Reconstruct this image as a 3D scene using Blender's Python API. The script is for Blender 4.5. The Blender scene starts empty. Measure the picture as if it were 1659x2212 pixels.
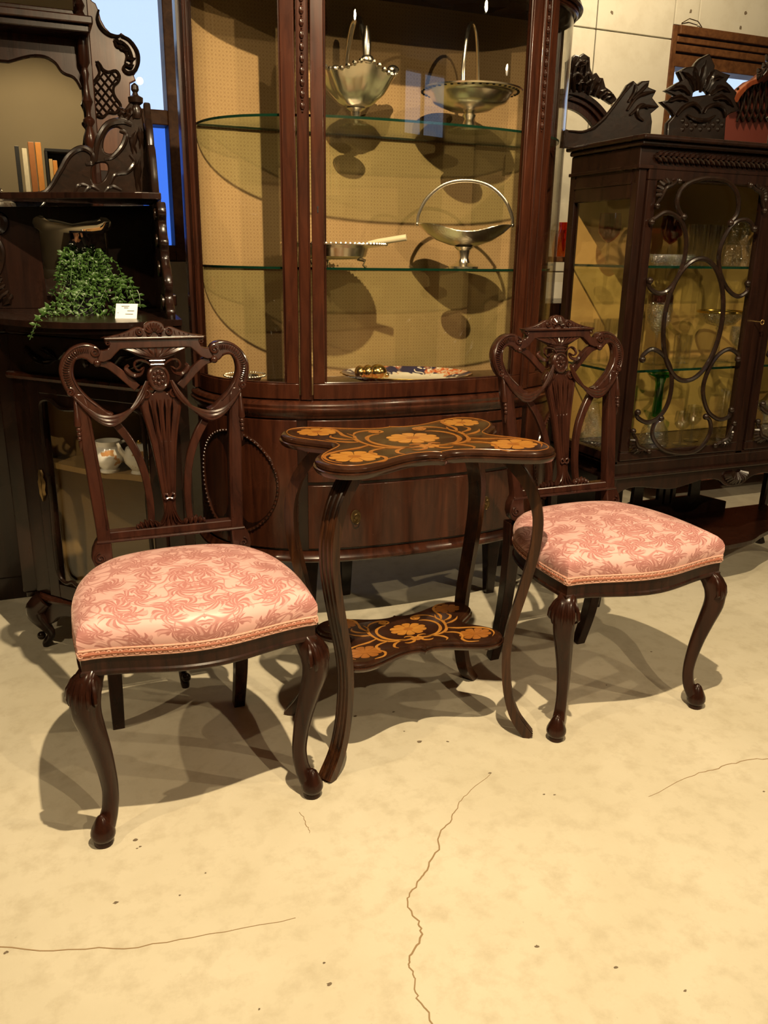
import bpy, math, random
from mathutils import Vector, Matrix
from mathutils.geometry import tessellate_polygon
random.seed(7)
PI = math.pi
C = bpy.context.scene.collection
sc = bpy.context.scene

# ---------------------------------------------------------------- camera
CAM_H = 1.12
_p, _r, _y = math.radians(17.3), math.radians(0.9), math.radians(22.5)
_Fh = Vector((math.sin(_y), math.cos(_y), 0)); _X = Vector((math.cos(_y), -math.sin(_y), 0)); _Z = Vector((0, 0, 1))
_F = _Fh * math.cos(_p) - _Z * math.sin(_p); _U = _Fh * math.sin(_p) + _Z * math.cos(_p)
_R = _X * math.cos(_r) + _U * math.sin(_r); _Up = _U * math.cos(_r) - _X * math.sin(_r)
FPX = 1790.0
cd = bpy.data.cameras.new('photo_camera'); cam = bpy.data.objects.new('photo_camera', cd); C.objects.link(cam)
cd.sensor_fit = 'VERTICAL'; cd.sensor_height = 24.0; cd.lens = 24.0 * FPX / 2212.0; cd.clip_start = 0.02; cd.clip_end = 60
cam.matrix_world = Matrix(((_R.x, _Up.x, -_F.x, 0), (_R.y, _Up.y, -_F.y, 0), (_R.z, _Up.z, -_F.z, CAM_H), (0, 0, 0, 1)))
sc.camera = cam
_cp = Vector((0, 0, CAM_H))

# ---------------------------------------------------------------- world, lights, exposure
w = bpy.data.worlds.new('sky'); sc.world = w; w.use_nodes = True
_b = w.node_tree.nodes['Background']; _b.inputs[0].default_value = (0.62, 0.76, 1.0, 1); _b.inputs[1].default_value = 1.25
sc.view_settings.view_transform = 'Standard'; sc.view_settings.look = 'None'; sc.view_settings.gamma = 1.0
sc.view_settings.use_curve_mapping = False; sc.view_settings.exposure = 0.0
sc.cycles.caustics_reflective = False; sc.cycles.caustics_refractive = False
sc.cycles.use_adaptive_sampling = True; sc.cycles.adaptive_threshold = 0.03; sc.cycles.sample_clamp_indirect = 4.0; sc.cycles.max_bounces = 6; sc.cycles.diffuse_bounces = 3; sc.cycles.glossy_bounces = 3; sc.cycles.transparent_max_bounces = 20
WARM = (1.0, 0.785, 0.49)
SPOTS = [  # position, aim, watts, cone, lamp radius
    ((0.48, 0.62, 2.66), (0.70, 1.75, 0.2), 325, 105, 0.016),
    ((1.08, -1.45, 2.60), (0.95, 2.3, 0.8), 150, 60, 0.020),
    ((-1.25, 0.75, 2.66), (0.4, 1.6, 0.2), 75, 90, 0.022),
    ((3.15, -0.42, 2.60), (1.6, 2.1, 0.7), 95, 75, 0.022),
    ((1.65, 1.45, 2.66), (1.5, 2.6, 1.2), 22, 95, 0.03),
    ((2.3, 2.55, 2.66), (2.6, 3.5, 1.8), 75, 120, 0.03),
    ((0.2, -1.9, 2.66), (0.2, -3.2, 1.7), 60, 100, 0.03),
    ((3.68, -0.08, 2.30), (3.2, 1.6, 0.0), 20, 100, 0.03),
]

# ---------------------------------------------------------------- photograph pixel -> point of the room
def ray(u, v): return _F + _R * ((u - 829.5) / FPX) + _Up * ((1106.0 - v) / FPX)
def G(u, v, z=0.0): d = ray(u, v); return _cp + d * ((z - CAM_H) / d.z)
def B(u, v, y): d = ray(u, v); return _cp + d * (y / d.y)
def PL(u, v, p0, n): d = ray(u, v); n = Vector(n); return _cp + d * ((Vector(p0) - _cp).dot(n) / d.dot(n))

# ---------------------------------------------------------------- material helpers
MATS = {}
def newmat(name):
    m = bpy.data.materials.new(name); m.use_nodes = True
    nt = m.node_tree; nt.nodes.clear(); MATS[name] = m
    return m, nt
def nd(nt, typ, *ins, **kw):
    n = nt.nodes.new(typ)
    for k, v in kw.items(): setattr(n, k, v)
    for i, s in enumerate(ins):
        if s is None: continue
        put(nt, n, i, s)
    return n
def put(nt, n, key, s):
    sock = n.inputs[key]
    if hasattr(s, 'is_output'): nt.links.new(s, sock)
    elif hasattr(s, 'outputs'): nt.links.new(s.outputs[0], sock)
    else:
        if sock.type == 'RGBA' and len(s) == 3: s = (*s, 1)
        sock.default_value = s
def mth(nt, op, a, b=None, c=None): return nd(nt, 'ShaderNodeMath', a, b, c, operation=op)
def mixc(nt, f, a, b, blend='MIX'):
    n = nt.nodes.new('ShaderNodeMix'); n.data_type = 'RGBA'; n.blend_type = blend
    put(nt, n, 0, f); put(nt, n, 6, a); put(nt, n, 7, b); return n.outputs[2]
def ramp(nt, f, stops):
    n = nt.nodes.new('ShaderNodeValToRGB'); put(nt, n, 0, f)
    e = n.color_ramp.elements
    while len(e) < len(stops): e.new(0.5)
    for q, (p, c) in zip(e, stops): q.position = p; q.color = (*c, 1) if len(c) == 3 else c
    return n.outputs[0]
def finish(nt, sh): nd(nt, 'ShaderNodeOutputMaterial', sh)
def princ(nt, **kw):
    n = nt.nodes.new('ShaderNodeBsdfPrincipled')
    for k, v in kw.items(): put(nt, n, k.replace('_', ' ').title().replace('Ior', 'IOR') if k != 'base' else 'Base Color', v)
    return n
def tco(nt, out='Object', scale=None):
    o = nt.nodes.new('ShaderNodeTexCoord').outputs[out]
    if scale is None: return o
    mp = nd(nt, 'ShaderNodeMapping', o); mp.inputs['Scale'].default_value = scale; return mp.outputs[0]
def noise(nt, vec, scale, detail=4, rough=0.55, dist=0.0):
    n = nd(nt, 'ShaderNodeTexNoise', vec); n.inputs['Scale'].default_value = scale; n.inputs['Detail'].default_value = detail
    n.inputs['Roughness'].default_value = rough; n.inputs['Distortion'].default_value = dist; return n.outputs[0]
def bump(nt, h, strength, dist=0.002):
    n = nd(nt, 'ShaderNodeBump'); n.inputs['Strength'].default_value = strength; n.inputs['Distance'].default_value = dist
    put(nt, n, 'Height', h); return n.outputs[0]
def wood(name, dark, light, rough=0.3, sc_=(30, 30, 3), coat=0.35, bmp=0.15, spec=0.28):
    m, nt = newmat(name); v = tco(nt, 'Object', sc_)
    f = noise(nt, v, 1.6, 6, 0.6, 0.6); f2 = noise(nt, tco(nt), 6, 3)
    col = mixc(nt, ramp(nt, f, [(0.3, (0, 0, 0)), (0.72, (1, 1, 1))]), dark, light)
    col = mixc(nt, mth(nt, 'MULTIPLY', f2, 0.5), col, [c * 0.5 for c in dark])
    rg = mth(nt, 'MULTIPLY_ADD', f2, 0.25, rough - 0.1)
    s = princ(nt, base=col, roughness=rg, coat_weight=coat, coat_roughness=0.12, specular_ior_level=spec, normal=bump(nt, f, bmp, 0.001))
    finish(nt, s); return m
def plain(name, col, rough=0.5, metal=0.0, coat=0.0, var=0.0, vscale=20, bmp=0.0, **kw):
    m, nt = newmat(name); c = col
    f = noise(nt, tco(nt), vscale, 4)
    if var: c = mixc(nt, f, [x * (1 - var) for x in col], [min(1, x * (1 + var)) for x in col])
    a = dict(base=c, roughness=rough, metallic=metal, coat_weight=coat, **kw)
    if bmp: a['normal'] = bump(nt, f, bmp)
    finish(nt, princ(nt, **a)); return m
def glass(name, tint=(0.95, 0.96, 0.94), ior=1.5, rough=0.0, extra=0.0):
    m, nt = newmat(name)
    lw = nd(nt, 'ShaderNodeLayerWeight', 0.5); r0 = ((ior - 1) / (ior + 1)) ** 2
    fac = mth(nt, 'MULTIPLY_ADD', mth(nt, 'POWER', lw.outputs['Facing'], 5.0), 1 - r0 - extra, r0 + extra)
    t = nd(nt, 'ShaderNodeBsdfTransparent', tint); g = nd(nt, 'ShaderNodeBsdfGlossy', (1, 1, 1), rough)
    finish(nt, nd(nt, 'ShaderNodeMixShader', fac, t, g)); return m

def cutglass(name):
    m, nt = newmat(name); v = nd(nt, 'ShaderNodeTexVoronoi', tco(nt)); v.inputs['Scale'].default_value = 130
    lw = nd(nt, 'ShaderNodeLayerWeight', 0.5); nb = bump(nt, v.outputs['Distance'], 1.0, 0.006)
    fac = mth(nt, 'MULTIPLY_ADD', mth(nt, 'POWER', lw.outputs['Facing'], 3.0), 0.7, 0.20)
    t = nd(nt, 'ShaderNodeBsdfTransparent', (0.93, 0.93, 0.90)); g = nd(nt, 'ShaderNodeBsdfGlossy', (1, 1, 1), 0.08); put(nt, g, 'Normal', nb)
    finish(nt, nd(nt, 'ShaderNodeMixShader', fac, t, g)); return m

# woods
wood('mahogany', (0.018, 0.006, 0.0035), (0.066, 0.020, 0.010), 0.25, coat=0.25)
wood('mahogany_red', (0.024, 0.0068, 0.0036), (0.085, 0.024, 0.0105), 0.25, coat=0.25)
wood('mahogany_dark', (0.008, 0.0035, 0.0025), (0.027, 0.010, 0.006), 0.24, coat=0.2)
wood('chair_wood', (0.020, 0.0068, 0.0045), (0.058, 0.019, 0.011), 0.21, coat=0.3)
wood('leg_wood', (0.012, 0.0045, 0.003), (0.044, 0.0135, 0.007), 0.22, coat=0.08, spec=0.2)
wood('table_wood', (0.010, 0.0045, 0.003), (0.078, 0.027, 0.009), 0.28, (60, 60, 4), 0.15, 0.3)
wood('table_top_wood', (0.016, 0.006, 0.0035), (0.055, 0.020, 0.009), 0.22, (20, 4, 20), 0.5, 0.05)
wood('inlay_light', (0.40, 0.155, 0.025), (0.56, 0.255, 0.045), 0.28, (9, 60, 9), 0.5, 0.03)
wood('inlay_deep', (0.26, 0.085, 0.014), (0.42, 0.16, 0.028), 0.28, (9, 60, 9), 0.5, 0.03)
wood('oak_frame', (0.075, 0.028, 0.010), (0.20, 0.085, 0.030), 0.5, (20, 3, 20), 0.0, 0.3)
wood('carved_dark', (0.008, 0.0045, 0.003), (0.024, 0.011, 0.0065), 0.24, (25, 25, 25), 0.15, 0.3)
wood('red_cabinet_wood', (0.12, 0.025, 0.010), (0.30, 0.075, 0.025), 0.3)
wood('carved_panel_wood', (0.075, 0.026, 0.013), (0.19, 0.072, 0.034), 0.26)
# metals, glass, china
plain('silver', (0.90, 0.84, 0.72), 0.22, 1.0, bmp=0.02)
plain('silver_chased', (0.86, 0.79, 0.66), 0.22, 1.0, vscale=160, bmp=0.35)
plain('brass', (0.74, 0.52, 0.20), 0.2, 1.0)
plain('brass_dark', (0.22, 0.15, 0.07), 0.38, 1.0, var=0.4, vscale=80)
plain('gilt_rim', (0.80, 0.55, 0.13), 0.22, 1.0)
plain('ivory', (0.78, 0.70, 0.48), 0.35)
plain('porcelain', (0.80, 0.76, 0.68), 0.15, coat=0.5)
plain('card', (0.86, 0.84, 0.78), 0.7)
plain('ink', (0.12, 0.11, 0.12), 0.8)
plain('black_pot', (0.012, 0.012, 0.012), 0.6)
plain('leaf_green', (0.045, 0.098, 0.018), 0.42, var=0.65, vscale=30)
plain('stem_green', (0.10, 0.13, 0.03), 0.6)
plain('blue_fabric', (0.010, 0.022, 0.065), 0.9, var=0.4, vscale=60)
plain('black_camera', (0.012, 0.012, 0.013), 0.35)
plain('black_rubber', (0.01, 0.01, 0.01), 0.6)
plain('skin', (0.66, 0.34, 0.20), 0.5, var=0.12, vscale=60)
plain('dark_cloth', (0.016, 0.014, 0.014), 0.9, var=0.3, vscale=80)
plain('hair', (0.008, 0.006, 0.005), 0.5)
plain('dark_red_box', (0.22, 0.035, 0.02), 0.5)
plain('red_silk', (0.13, 0.022, 0.012), 0.6)
plain('box_and_hole_black', (0.006, 0.005, 0.005), 0.7)  # upper bookcase box's own black; also painted shade of keyhole and compote piercings
glass('pane_glass', (0.965, 0.96, 0.94), 1.52)
glass('shelf_glass', (0.86, 0.93, 0.86), 1.45)
plain('shelf_edge', (0.004, 0.030, 0.017), 0.12, coat=0.3)
glass('clear_glass', (0.95, 0.955, 0.93), 1.6, 0.04, 0.09)
cutglass('cut_glass')
glass('ruby_glass', (0.62, 0.17, 0.19), 1.5, 0.03, 0.04)
glass('green_glass', (0.12, 0.62, 0.20), 1.5, 0.03, 0.05)
glass('amber_glass', (0.80, 0.33, 0.10), 1.5, 0.02, 0.03)
glass('plum_glass', (0.42, 0.22, 0.22), 1.5, 0.02, 0.03)
def mirror_mat():
    m, nt = newmat('mirror'); finish(nt, nd(nt, 'ShaderNodeBsdfGlossy', (0.80, 0.78, 0.72), 0.0))
mirror_mat()
def lamp_mat():
    m, nt = newmat('lamp_glow'); e = nd(nt, 'ShaderNodeEmission', (1.0, 0.80, 0.52), 60.0); finish(nt, e)
lamp_mat()

def concrete(name, a, b, c, scl, bmp=0.15, rough=0.75, spec=0.3):
    m, nt = newmat(name); v = tco(nt)
    f = noise(nt, v, scl, 8, 0.6, 0.3); g = noise(nt, v, scl * 7, 6, 0.65); h = noise(nt, v, scl * 30, 3, 0.7)
    col = mixc(nt, ramp(nt, f, [(0.32, (0, 0, 0)), (0.68, (1, 1, 1))]), a, b)
    col = mixc(nt, ramp(nt, g, [(0.48, (0, 0, 0)), (0.74, (0.7, 0.7, 0.7))]), col, c)
    sp = ramp(nt, h, [(0.70, (0, 0, 0)), (0.76, (0.35, 0.35, 0.35))])
    col = mixc(nt, sp, col, [x * 0.55 for x in c])
    rg = mth(nt, 'MULTIPLY_ADD', g, 0.25, rough - 0.12)
    finish(nt, princ(nt, base=col, roughness=rg, specular_ior_level=spec, normal=bump(nt, g, bmp, 0.002)))
concrete('floor_concrete', (0.585, 0.53, 0.395), (0.665, 0.61, 0.475), (0.47, 0.41, 0.29), 2.6, 0.6, 0.55, 0.3)
concrete('wall_concrete', (0.58, 0.55, 0.45), (0.68, 0.65, 0.55), (0.52, 0.48, 0.38), 1.6, 0.2, 0.6, 0.3)

def damask():
    m, nt = newmat('pink_damask'); o = nd(nt, 'ShaderNodeSeparateXYZ', tco(nt))
    X, Y, Zc = o.outputs
    u = mth(nt, 'SUBTRACT', mth(nt, 'ABSOLUTE', X), Zc); v = mth(nt, 'ADD', Y, Zc)
    p0 = nd(nt, 'ShaderNodeCombineXYZ', u, v)
    wob = nd(nt, 'ShaderNodeTexNoise', p0); wob.inputs['Scale'].default_value = 22; wob.inputs['Detail'].default_value = 1
    wv = nd(nt, 'ShaderNodeVectorMath', nd(nt, 'ShaderNodeVectorMath', wob.outputs['Color'], (0.5, 0.5, 0.5), operation='SUBTRACT'), (0.03, 0.03, 0), operation='MULTIPLY')
    p = nd(nt, 'ShaderNodeVectorMath', p0, wv, operation='ADD')
    masks = []
    for scl, k, jag, size, off in ((11.5, 2.5, 17.0, 0.036, 0.0), (15.0, 2.0, 15.0, 0.026, 0.37)):
        q = nd(nt, 'ShaderNodeVectorMath', p, (off, off * 0.7, 0), operation='ADD')
        vo = nd(nt, 'ShaderNodeTexVoronoi', q); vo.voronoi_dimensions = '2D'; vo.inputs['Scale'].default_value = scl; vo.inputs['Randomness'].default_value = 0.75
        lc = nd(nt, 'ShaderNodeSeparateXYZ', nd(nt, 'ShaderNodeVectorMath', q, vo.outputs['Position'], operation='SUBTRACT'))
        rad = mth(nt, 'SQRT', mth(nt, 'ADD', mth(nt, 'MULTIPLY', lc.outputs[0], lc.outputs[0]), mth(nt, 'MULTIPLY', lc.outputs[1], lc.outputs[1])))
        th = mth(nt, 'ADD', mth(nt, 'ARCTAN2', lc.outputs[1], lc.outputs[0]), mth(nt, 'MULTIPLY', vo.outputs['Color'], 6.0))
        th = mth(nt, 'ADD', th, mth(nt, 'MULTIPLY', rad, 38.0))
        pet = mth(nt, 'ABSOLUTE', mth(nt, 'COSINE', mth(nt, 'MULTIPLY', th, k)))
        edge = mth(nt, 'MULTIPLY', mth(nt, 'SINE', mth(nt, 'MULTIPLY', th, jag)), 0.13)
        lim = mth(nt, 'MULTIPLY', mth(nt, 'ADD', mth(nt, 'MULTIPLY_ADD', pet, 0.95, 0.12), edge), size)
        d = mth(nt, 'SUBTRACT', lim, rad)
        lf = ramp(nt, mth(nt, 'MULTIPLY_ADD', d, 220.0, 0.5), [(0.2, (0, 0, 0)), (0.8, (1, 1, 1))])
        vein = ramp(nt, pet, [(0.90, (1, 1, 1)), (0.97, (0.45, 0.45, 0.45))])
        masks.append(mixc(nt, 1.0, lf, vein, 'MULTIPLY'))
    nz = noise(nt, p0, 10.0, 0.0); nz2 = noise(nt, nd(nt, 'ShaderNodeVectorMath', p0, (3.1, 1.7, 0), operation='ADD'), 13.0, 0.0)
    for z_, c0 in ((nz, 0.5), (nz2, 0.55)):
        ln = mth(nt, 'ABSOLUTE', mth(nt, 'SUBTRACT', z_, c0))
        masks.append(ramp(nt, ln, [(0.006, (0.85, 0.85, 0.85)), (0.014, (0, 0, 0))]))
    mk = masks[0]
    for q in masks[1:]: mk = mixc(nt, 1.0, mk, q, 'LIGHTEN')
    fine = noise(nt, tco(nt), 900, 2)
    base = mixc(nt, mth(nt, 'MULTIPLY', fine, 0.2), (0.74, 0.435, 0.405), (0.58, 0.31, 0.28))
    col = mixc(nt, mth(nt, 'MULTIPLY', mk, 0.85), base, (0.37, 0.135, 0.122))
    rg = mth(nt, 'MULTIPLY_ADD', mk, 0.2, 0.40)
    finish(nt, princ(nt, base=col, roughness=rg, sheen_weight=0.35, sheen_roughness=0.4, sheen_tint=(1.0, 0.72, 0.6), specular_ior_level=0.45, normal=bump(nt, mk, 0.08, 0.001)))
damask()
def braidm():
    m, nt = newmat('braid'); f = noise(nt, tco(nt), 300, 2)
    finish(nt, princ(nt, base=mixc(nt, f, (0.46, 0.19, 0.13), (0.80, 0.49, 0.38)), roughness=0.38, sheen_weight=0.3))
braidm()
plain('braid_dark', (0.34, 0.11, 0.06), 0.5)
def lining(name, a, b, k, line):
    m, nt = newmat(name); o = nd(nt, 'ShaderNodeSeparateXYZ', tco(nt)); X, Y, Zc = o.outputs
    s1 = mth(nt, 'SINE', mth(nt, 'MULTIPLY', mth(nt, 'ADD', X, Zc), k)); s2 = mth(nt, 'SINE', mth(nt, 'MULTIPLY', mth(nt, 'SUBTRACT', X, Zc), k))
    pr = mth(nt, 'ABSOLUTE', mth(nt, 'MULTIPLY', s1, s2))
    dots = ramp(nt, pr, [(0.05, (0.7, 0.7, 0.7)), (0.14, (0, 0, 0)), (0.80, (0, 0, 0)), (0.9, (0.8, 0.8, 0.8))])
    f = noise(nt, tco(nt), 5, 5); g = noise(nt, tco(nt), 120, 3)
    col = mixc(nt, f, a, b); col = mixc(nt, mth(nt, 'MULTIPLY', dots, mth(nt, 'MULTIPLY_ADD', g, 0.8, 0.1)), col, line)
    finish(nt, princ(nt, base=col, roughness=0.8, normal=bump(nt, g, 0.2)))
lining('tan_lining', (0.40, 0.25, 0.105), (0.50, 0.335, 0.155), 150, (0.22, 0.11, 0.04))
lining('gold_lining', (0.42, 0.245, 0.06), (0.50, 0.315, 0.09), 300, (0.38, 0.21, 0.05))
lining('velvet_lining', (0.24, 0.145, 0.045), (0.42, 0.265, 0.095), 900, (0.14, 0.08, 0.03))

# ---------------------------------------------------------------- mesh helpers
def cat(pts, n=6, closed=False):
    P = [Vector(p) for p in pts]; out = []; m = len(P)
    rng = range(m) if closed else range(m - 1)
    for i in rng:
        a = P[(i - 1) % m] if (closed or i > 0) else P[0] * 2 - P[1]
        b, c_ = P[i], P[(i + 1) % m]
        d = P[(i + 2) % m] if (closed or i + 2 < m) else P[-1] * 2 - P[-2]
        for k in range(n):
            t = k / n
            out.append(0.5 * ((2 * b) + (c_ - a) * t + (2 * a - 5 * b + 4 * c_ - d) * t * t + (3 * b - a - 3 * c_ + d) * t ** 3))
    if not closed: out.append(P[-1].copy())
    return out
def lerp(a, b, t): return a + (b - a) * t
def rad_at(r, k, n):
    if not isinstance(r, (list, tuple)): return r
    t = k / max(1, n - 1) * (len(r) - 1); i = min(int(t), len(r) - 2); return lerp(r[i], r[i + 1], t - i)
class MB:
    def __init__(s): s.v = []; s.f = []
    def add(s, vs, fs):
        o = len(s.v); s.v += [tuple(v) for v in vs]; s.f += [tuple(i + o for i in f) for f in fs]; return s
    def box(s, c, d, rz=0.0):
        cx, cy, cz = c; hx, hy, hz = d[0] / 2, d[1] / 2, d[2] / 2; co, si = math.cos(rz), math.sin(rz)
        vs = [(cx + x * hx * co - y * hy * si, cy + x * hx * si + y * hy * co, cz + z * hz) for z in (-1, 1) for y in (-1, 1) for x in (-1, 1)]
        return s.add(vs, [(0, 2, 3, 1), (4, 5, 7, 6), (0, 1, 5, 4), (2, 6, 7, 3), (0, 4, 6, 2), (1, 3, 7, 5)])
    def bx(s, x0, x1, y0, y1, z0, z1): return s.box(((x0 + x1) / 2, (y0 + y1) / 2, (z0 + z1) / 2), (abs(x1 - x0), abs(y1 - y0), abs(z1 - z0)))
    def loft(s, rings, caps=True, closed=False):
        n = len(rings[0]); m = len(rings); o = len(s.v)
        for r in rings: s.v += [tuple(p) for p in r]
        for i in range(m if closed else m - 1):
            a, b = o + i * n, o + ((i + 1) % m) * n
            for j in range(n): k = (j + 1) % n; s.f.append((a + j, a + k, b + k, b + j))
        if caps and not closed:
            s.f.append(tuple(o + j for j in range(n - 1, -1, -1))); s.f.append(tuple(o + (m - 1) * n + j for j in range(n)))
        return s
    def tube(s, pts, r, n=8, flat=1.0, up=None, closed=False, prof=None):
        P = [Vector(p) for p in pts]; m = len(P); rings = []; U = None
        for k in range(m):
            t = (P[(k + 1) % m] - P[k - 1]) if closed else (P[min(k + 1, m - 1)] - P[max(k - 1, 0)])
            t = t.normalized() if t.length > 1e-9 else Vector((0, 0, 1))
            if up is not None: U = Vector(up)
            elif U is None: U = Vector((0, 0, 1)) if abs(t.z) < 0.9 else Vector((1, 0, 0))
            U = (U - t * U.dot(t)); U = U.normalized() if U.length > 1e-6 else t.orthogonal().normalized()
            S = t.cross(U); rr = rad_at(r, k, m)
            if prof: rings.append([P[k] + S * (a * rr) + U * (b * rr) for a, b in prof])
            else: rings.append([P[k] + S * (math.cos(2 * PI * j / n) * rr) + U * (math.sin(2 * PI * j / n) * rr * flat) for j in range(n)])
        return s.loft(rings, True, closed)
    def lathe(s, prof, n=20, c=(0, 0, 0), sx=1.0, sy=1.0, wave=None):
        rings = []
        for r, z in prof:
            rings.append([(c[0] + r * sx * math.cos(2 * PI * j / n) * (1 + (wave(j / n, r, z) if wave else 0)), c[1] + r * sy * math.sin(2 * PI * j / n) * (1 + (wave(j / n, r, z) if wave else 0)), c[2] + z) for j in range(n)])
        return s.loft(rings, True)
    def ball(s, c, r, n=8, sx=1, sy=1, sz=1):
        m = max(4, n // 2 + 1)
        return s.lathe([(max(1e-5, r * math.sin(PI * k / m)), -r * sz * math.cos(PI * k / m)) for k in range(m + 1)], n, c, sx, sy)
    def poly(s, pts, z0, z1, fn=None):
        n = len(pts); f = fn or (lambda x, y, z: (x, y, z))
        vs = [f(p[0], p[1], z0) for p in pts] + [f(p[0], p[1], z1) for p in pts]
        tri = tessellate_polygon([[Vector((p[0], p[1], 0)) for p in pts]])
        fs = [tuple(t) for t in tri] + [tuple(i + n for i in reversed(t)) for t in tri] + [(i, (i + 1) % n, n + (i + 1) % n, n + i) for i in range(n)]
        return s.add(vs, fs)
    def grid(s, fn, nu, nv, closed_u=False):
        o = len(s.v)
        for i in range(nu):
            for j in range(nv): s.v.append(tuple(fn(i / (nu if closed_u else nu - 1), j / (nv - 1))))
        for i in range(nu if closed_u else nu - 1):
            for j in range(nv - 1):
                a, b = o + i * nv, o + ((i + 1) % nu) * nv
                s.f.append((a + j, b + j, b + j + 1, a + j + 1))
        return s
    def map(s, fn): s.v = [tuple(fn(*p)) for p in s.v]; return s
    def mesh(s, name, mat, smooth=38):
        me = bpy.data.meshes.new(name); me.from_pydata(s.v, [], s.f); me.validate()
        fix(me, mat, smooth); return me
    def build(s, name, mat, parent=None, world=False, smooth=38, bevel=0.0):
        if world and parent is not None:
            inv = RM[parent.name].inverted(); s.v = [tuple(inv @ Vector(p)) for p in s.v]
        return link(name, s.mesh(name, mat, smooth), parent, bevel)
import bmesh
def fix(me, mat, smooth):
    bm = bmesh.new(); bm.from_mesh(me); bmesh.ops.recalc_face_normals(bm, faces=bm.faces); bm.to_mesh(me); bm.free()
    me.materials.clear(); me.materials.append(MATS[mat])
    if smooth: me.shade_smooth(); me.set_sharp_from_angle(angle=math.radians(smooth))
RM = {}
def link(name, me, parent=None, bevel=0.0):
    o = bpy.data.objects.new(name, me); C.objects.link(o)
    if parent is not None: o.parent = parent; RM[o.name] = RM[parent.name]
    else: RM[o.name] = Matrix.Identity(4)
    if bevel:
        b = o.modifiers.new('soft_edge', 'BEVEL'); b.width = bevel; b.segments = 2; b.limit_method = 'ANGLE'; b.angle_limit = math.radians(40); b.harden_normals = False
    return o
def plate(name, outs, th, mat, parent=None, fn=None, bevel=0.002, world=False, smooth=50):
    """flat board cut to outlines (first outer, others holes), th thick about 0, rounded edges, mapped by fn(x, y, t)"""
    cu = bpy.data.curves.new('t', 'CURVE'); cu.dimensions = '2D'; cu.fill_mode = 'BOTH'
    cu.extrude = max(th / 2 - bevel, 0.0003); cu.bevel_depth = bevel; cu.bevel_resolution = 1
    for o in outs:
        sp = cu.splines.new('POLY'); sp.points.add(len(o) - 1); sp.use_cyclic_u = True
        for q, p in zip(sp.points, o): q.co = (p[0], p[1], 0, 1)
    ob = bpy.data.objects.new('t', cu); me = bpy.data.meshes.new_from_object(ob)
    bpy.data.objects.remove(ob); bpy.data.curves.remove(cu)
    me.name = name
    inv = RM[parent.name].inverted() if (world and parent is not None) else None
    if fn:
        for v in me.vertices:
            q = Vector(fn(*v.co)); v.co = inv @ q if inv else q
    fix(me, mat, smooth)
    return link(name, me, parent)
def tag(o, label, cat, group=None, kind=None):
    if kind: o['kind'] = kind
    if label: o['label'] = label
    if cat: o['category'] = cat
    if group: o['group'] = group
    return o
def thing(name, label, cat, loc=(0, 0, 0), rz=0.0, group=None):
    o = bpy.data.objects.new(name, None); C.objects.link(o); o.location = loc; o.rotation_euler = (0, 0, rz); o.empty_display_size = 0.05
    RM[o.name] = Matrix.Translation(Vector(loc)) @ Matrix.Rotation(rz, 4, 'Z')
    return tag(o, label, cat, group)
def copy_tree(root, loc, rz, label):
    def cp(o, par):
        c = o.copy(); C.objects.link(c); c.parent = par
        for ch in kids.get(o.name, []): cp(ch, c)
        return c
    kids = {}
    for o in bpy.data.objects:
        if o.parent: kids.setdefault(o.parent.name, []).append(o)
    r = cp(root, None); r.location = loc; r.rotation_euler = (0, 0, rz); r['label'] = label
    RM[r.name] = Matrix.Translation(Vector(loc)) @ Matrix.Rotation(rz, 4, 'Z')
    return r
def struct(o, label=None): return tag(o, label, None, None, 'structure')
def spiral(c, r0, r1, turns, a0, n=22, sgn=1):
    return [(c[0] + lerp(r0, r1, k / n) * math.cos(a0 + sgn * turns * 2 * PI * k / n), c[1] + lerp(r0, r1, k / n) * math.sin(a0 + sgn * turns * 2 * PI * k / n)) for k in range(n + 1)]
def strip(path, wd):
    """outline of a ribbon of width wd (number or list) along a 2D path"""
    P = [Vector((p[0], p[1])) for p in path]; L, Rr = [], []; m = len(P)
    for k in range(m):
        t = (P[min(k + 1, m - 1)] - P[max(k - 1, 0)]).normalized(); nrm = Vector((-t.y, t.x)); h = rad_at(wd, k, m) / 2
        L.append(P[k] + nrm * h); Rr.append(P[k] - nrm * h)
    return [tuple(q) for q in L] + [tuple(q) for q in reversed(Rr)]
def v2(pts): return [Vector((p[0], p[1])) for p in pts]
def cat2(pts, n=6, closed=False): return [(p[0], p[1]) for p in cat(v2(pts), n, closed)]
def leafpath(mb, path, wmax, th, fn, n=9, lobes=0):
    """carved leaf along a 2D path: a raised lozenge section with lobed edges"""
    Q = cat2(path, 4); m = len(Q); rings = []
    for k, p in enumerate(Q):
        a = Q[max(k - 1, 0)]; b = Q[min(k + 1, m - 1)]; dx, dy = b[0] - a[0], b[1] - a[1]; l = math.hypot(dx, dy) or 1; nx, ny = -dy / l, dx / l
        t = k / (m - 1); w_ = wmax * (math.sin(PI * min(1, t * 0.92 + 0.08)) ** 0.7) * (1 + (0.28 * math.sin(t * PI * 2 * lobes) if lobes else 0)) + wmax * 0.06
        h = th * (0.35 + 0.65 * math.sin(PI * (t * 0.9 + 0.05)))
        rings.append([fn(p[0] + nx * w_ * s_, p[1] + ny * w_ * s_, hh * h) for s_, hh in ((-1, 0.25), (-0.55, 0.9), (0, 0.55), (0.55, 0.9), (1, 0.25), (0.6, -0.4), (-0.6, -0.4))])
    return mb.loft(rings)

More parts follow.
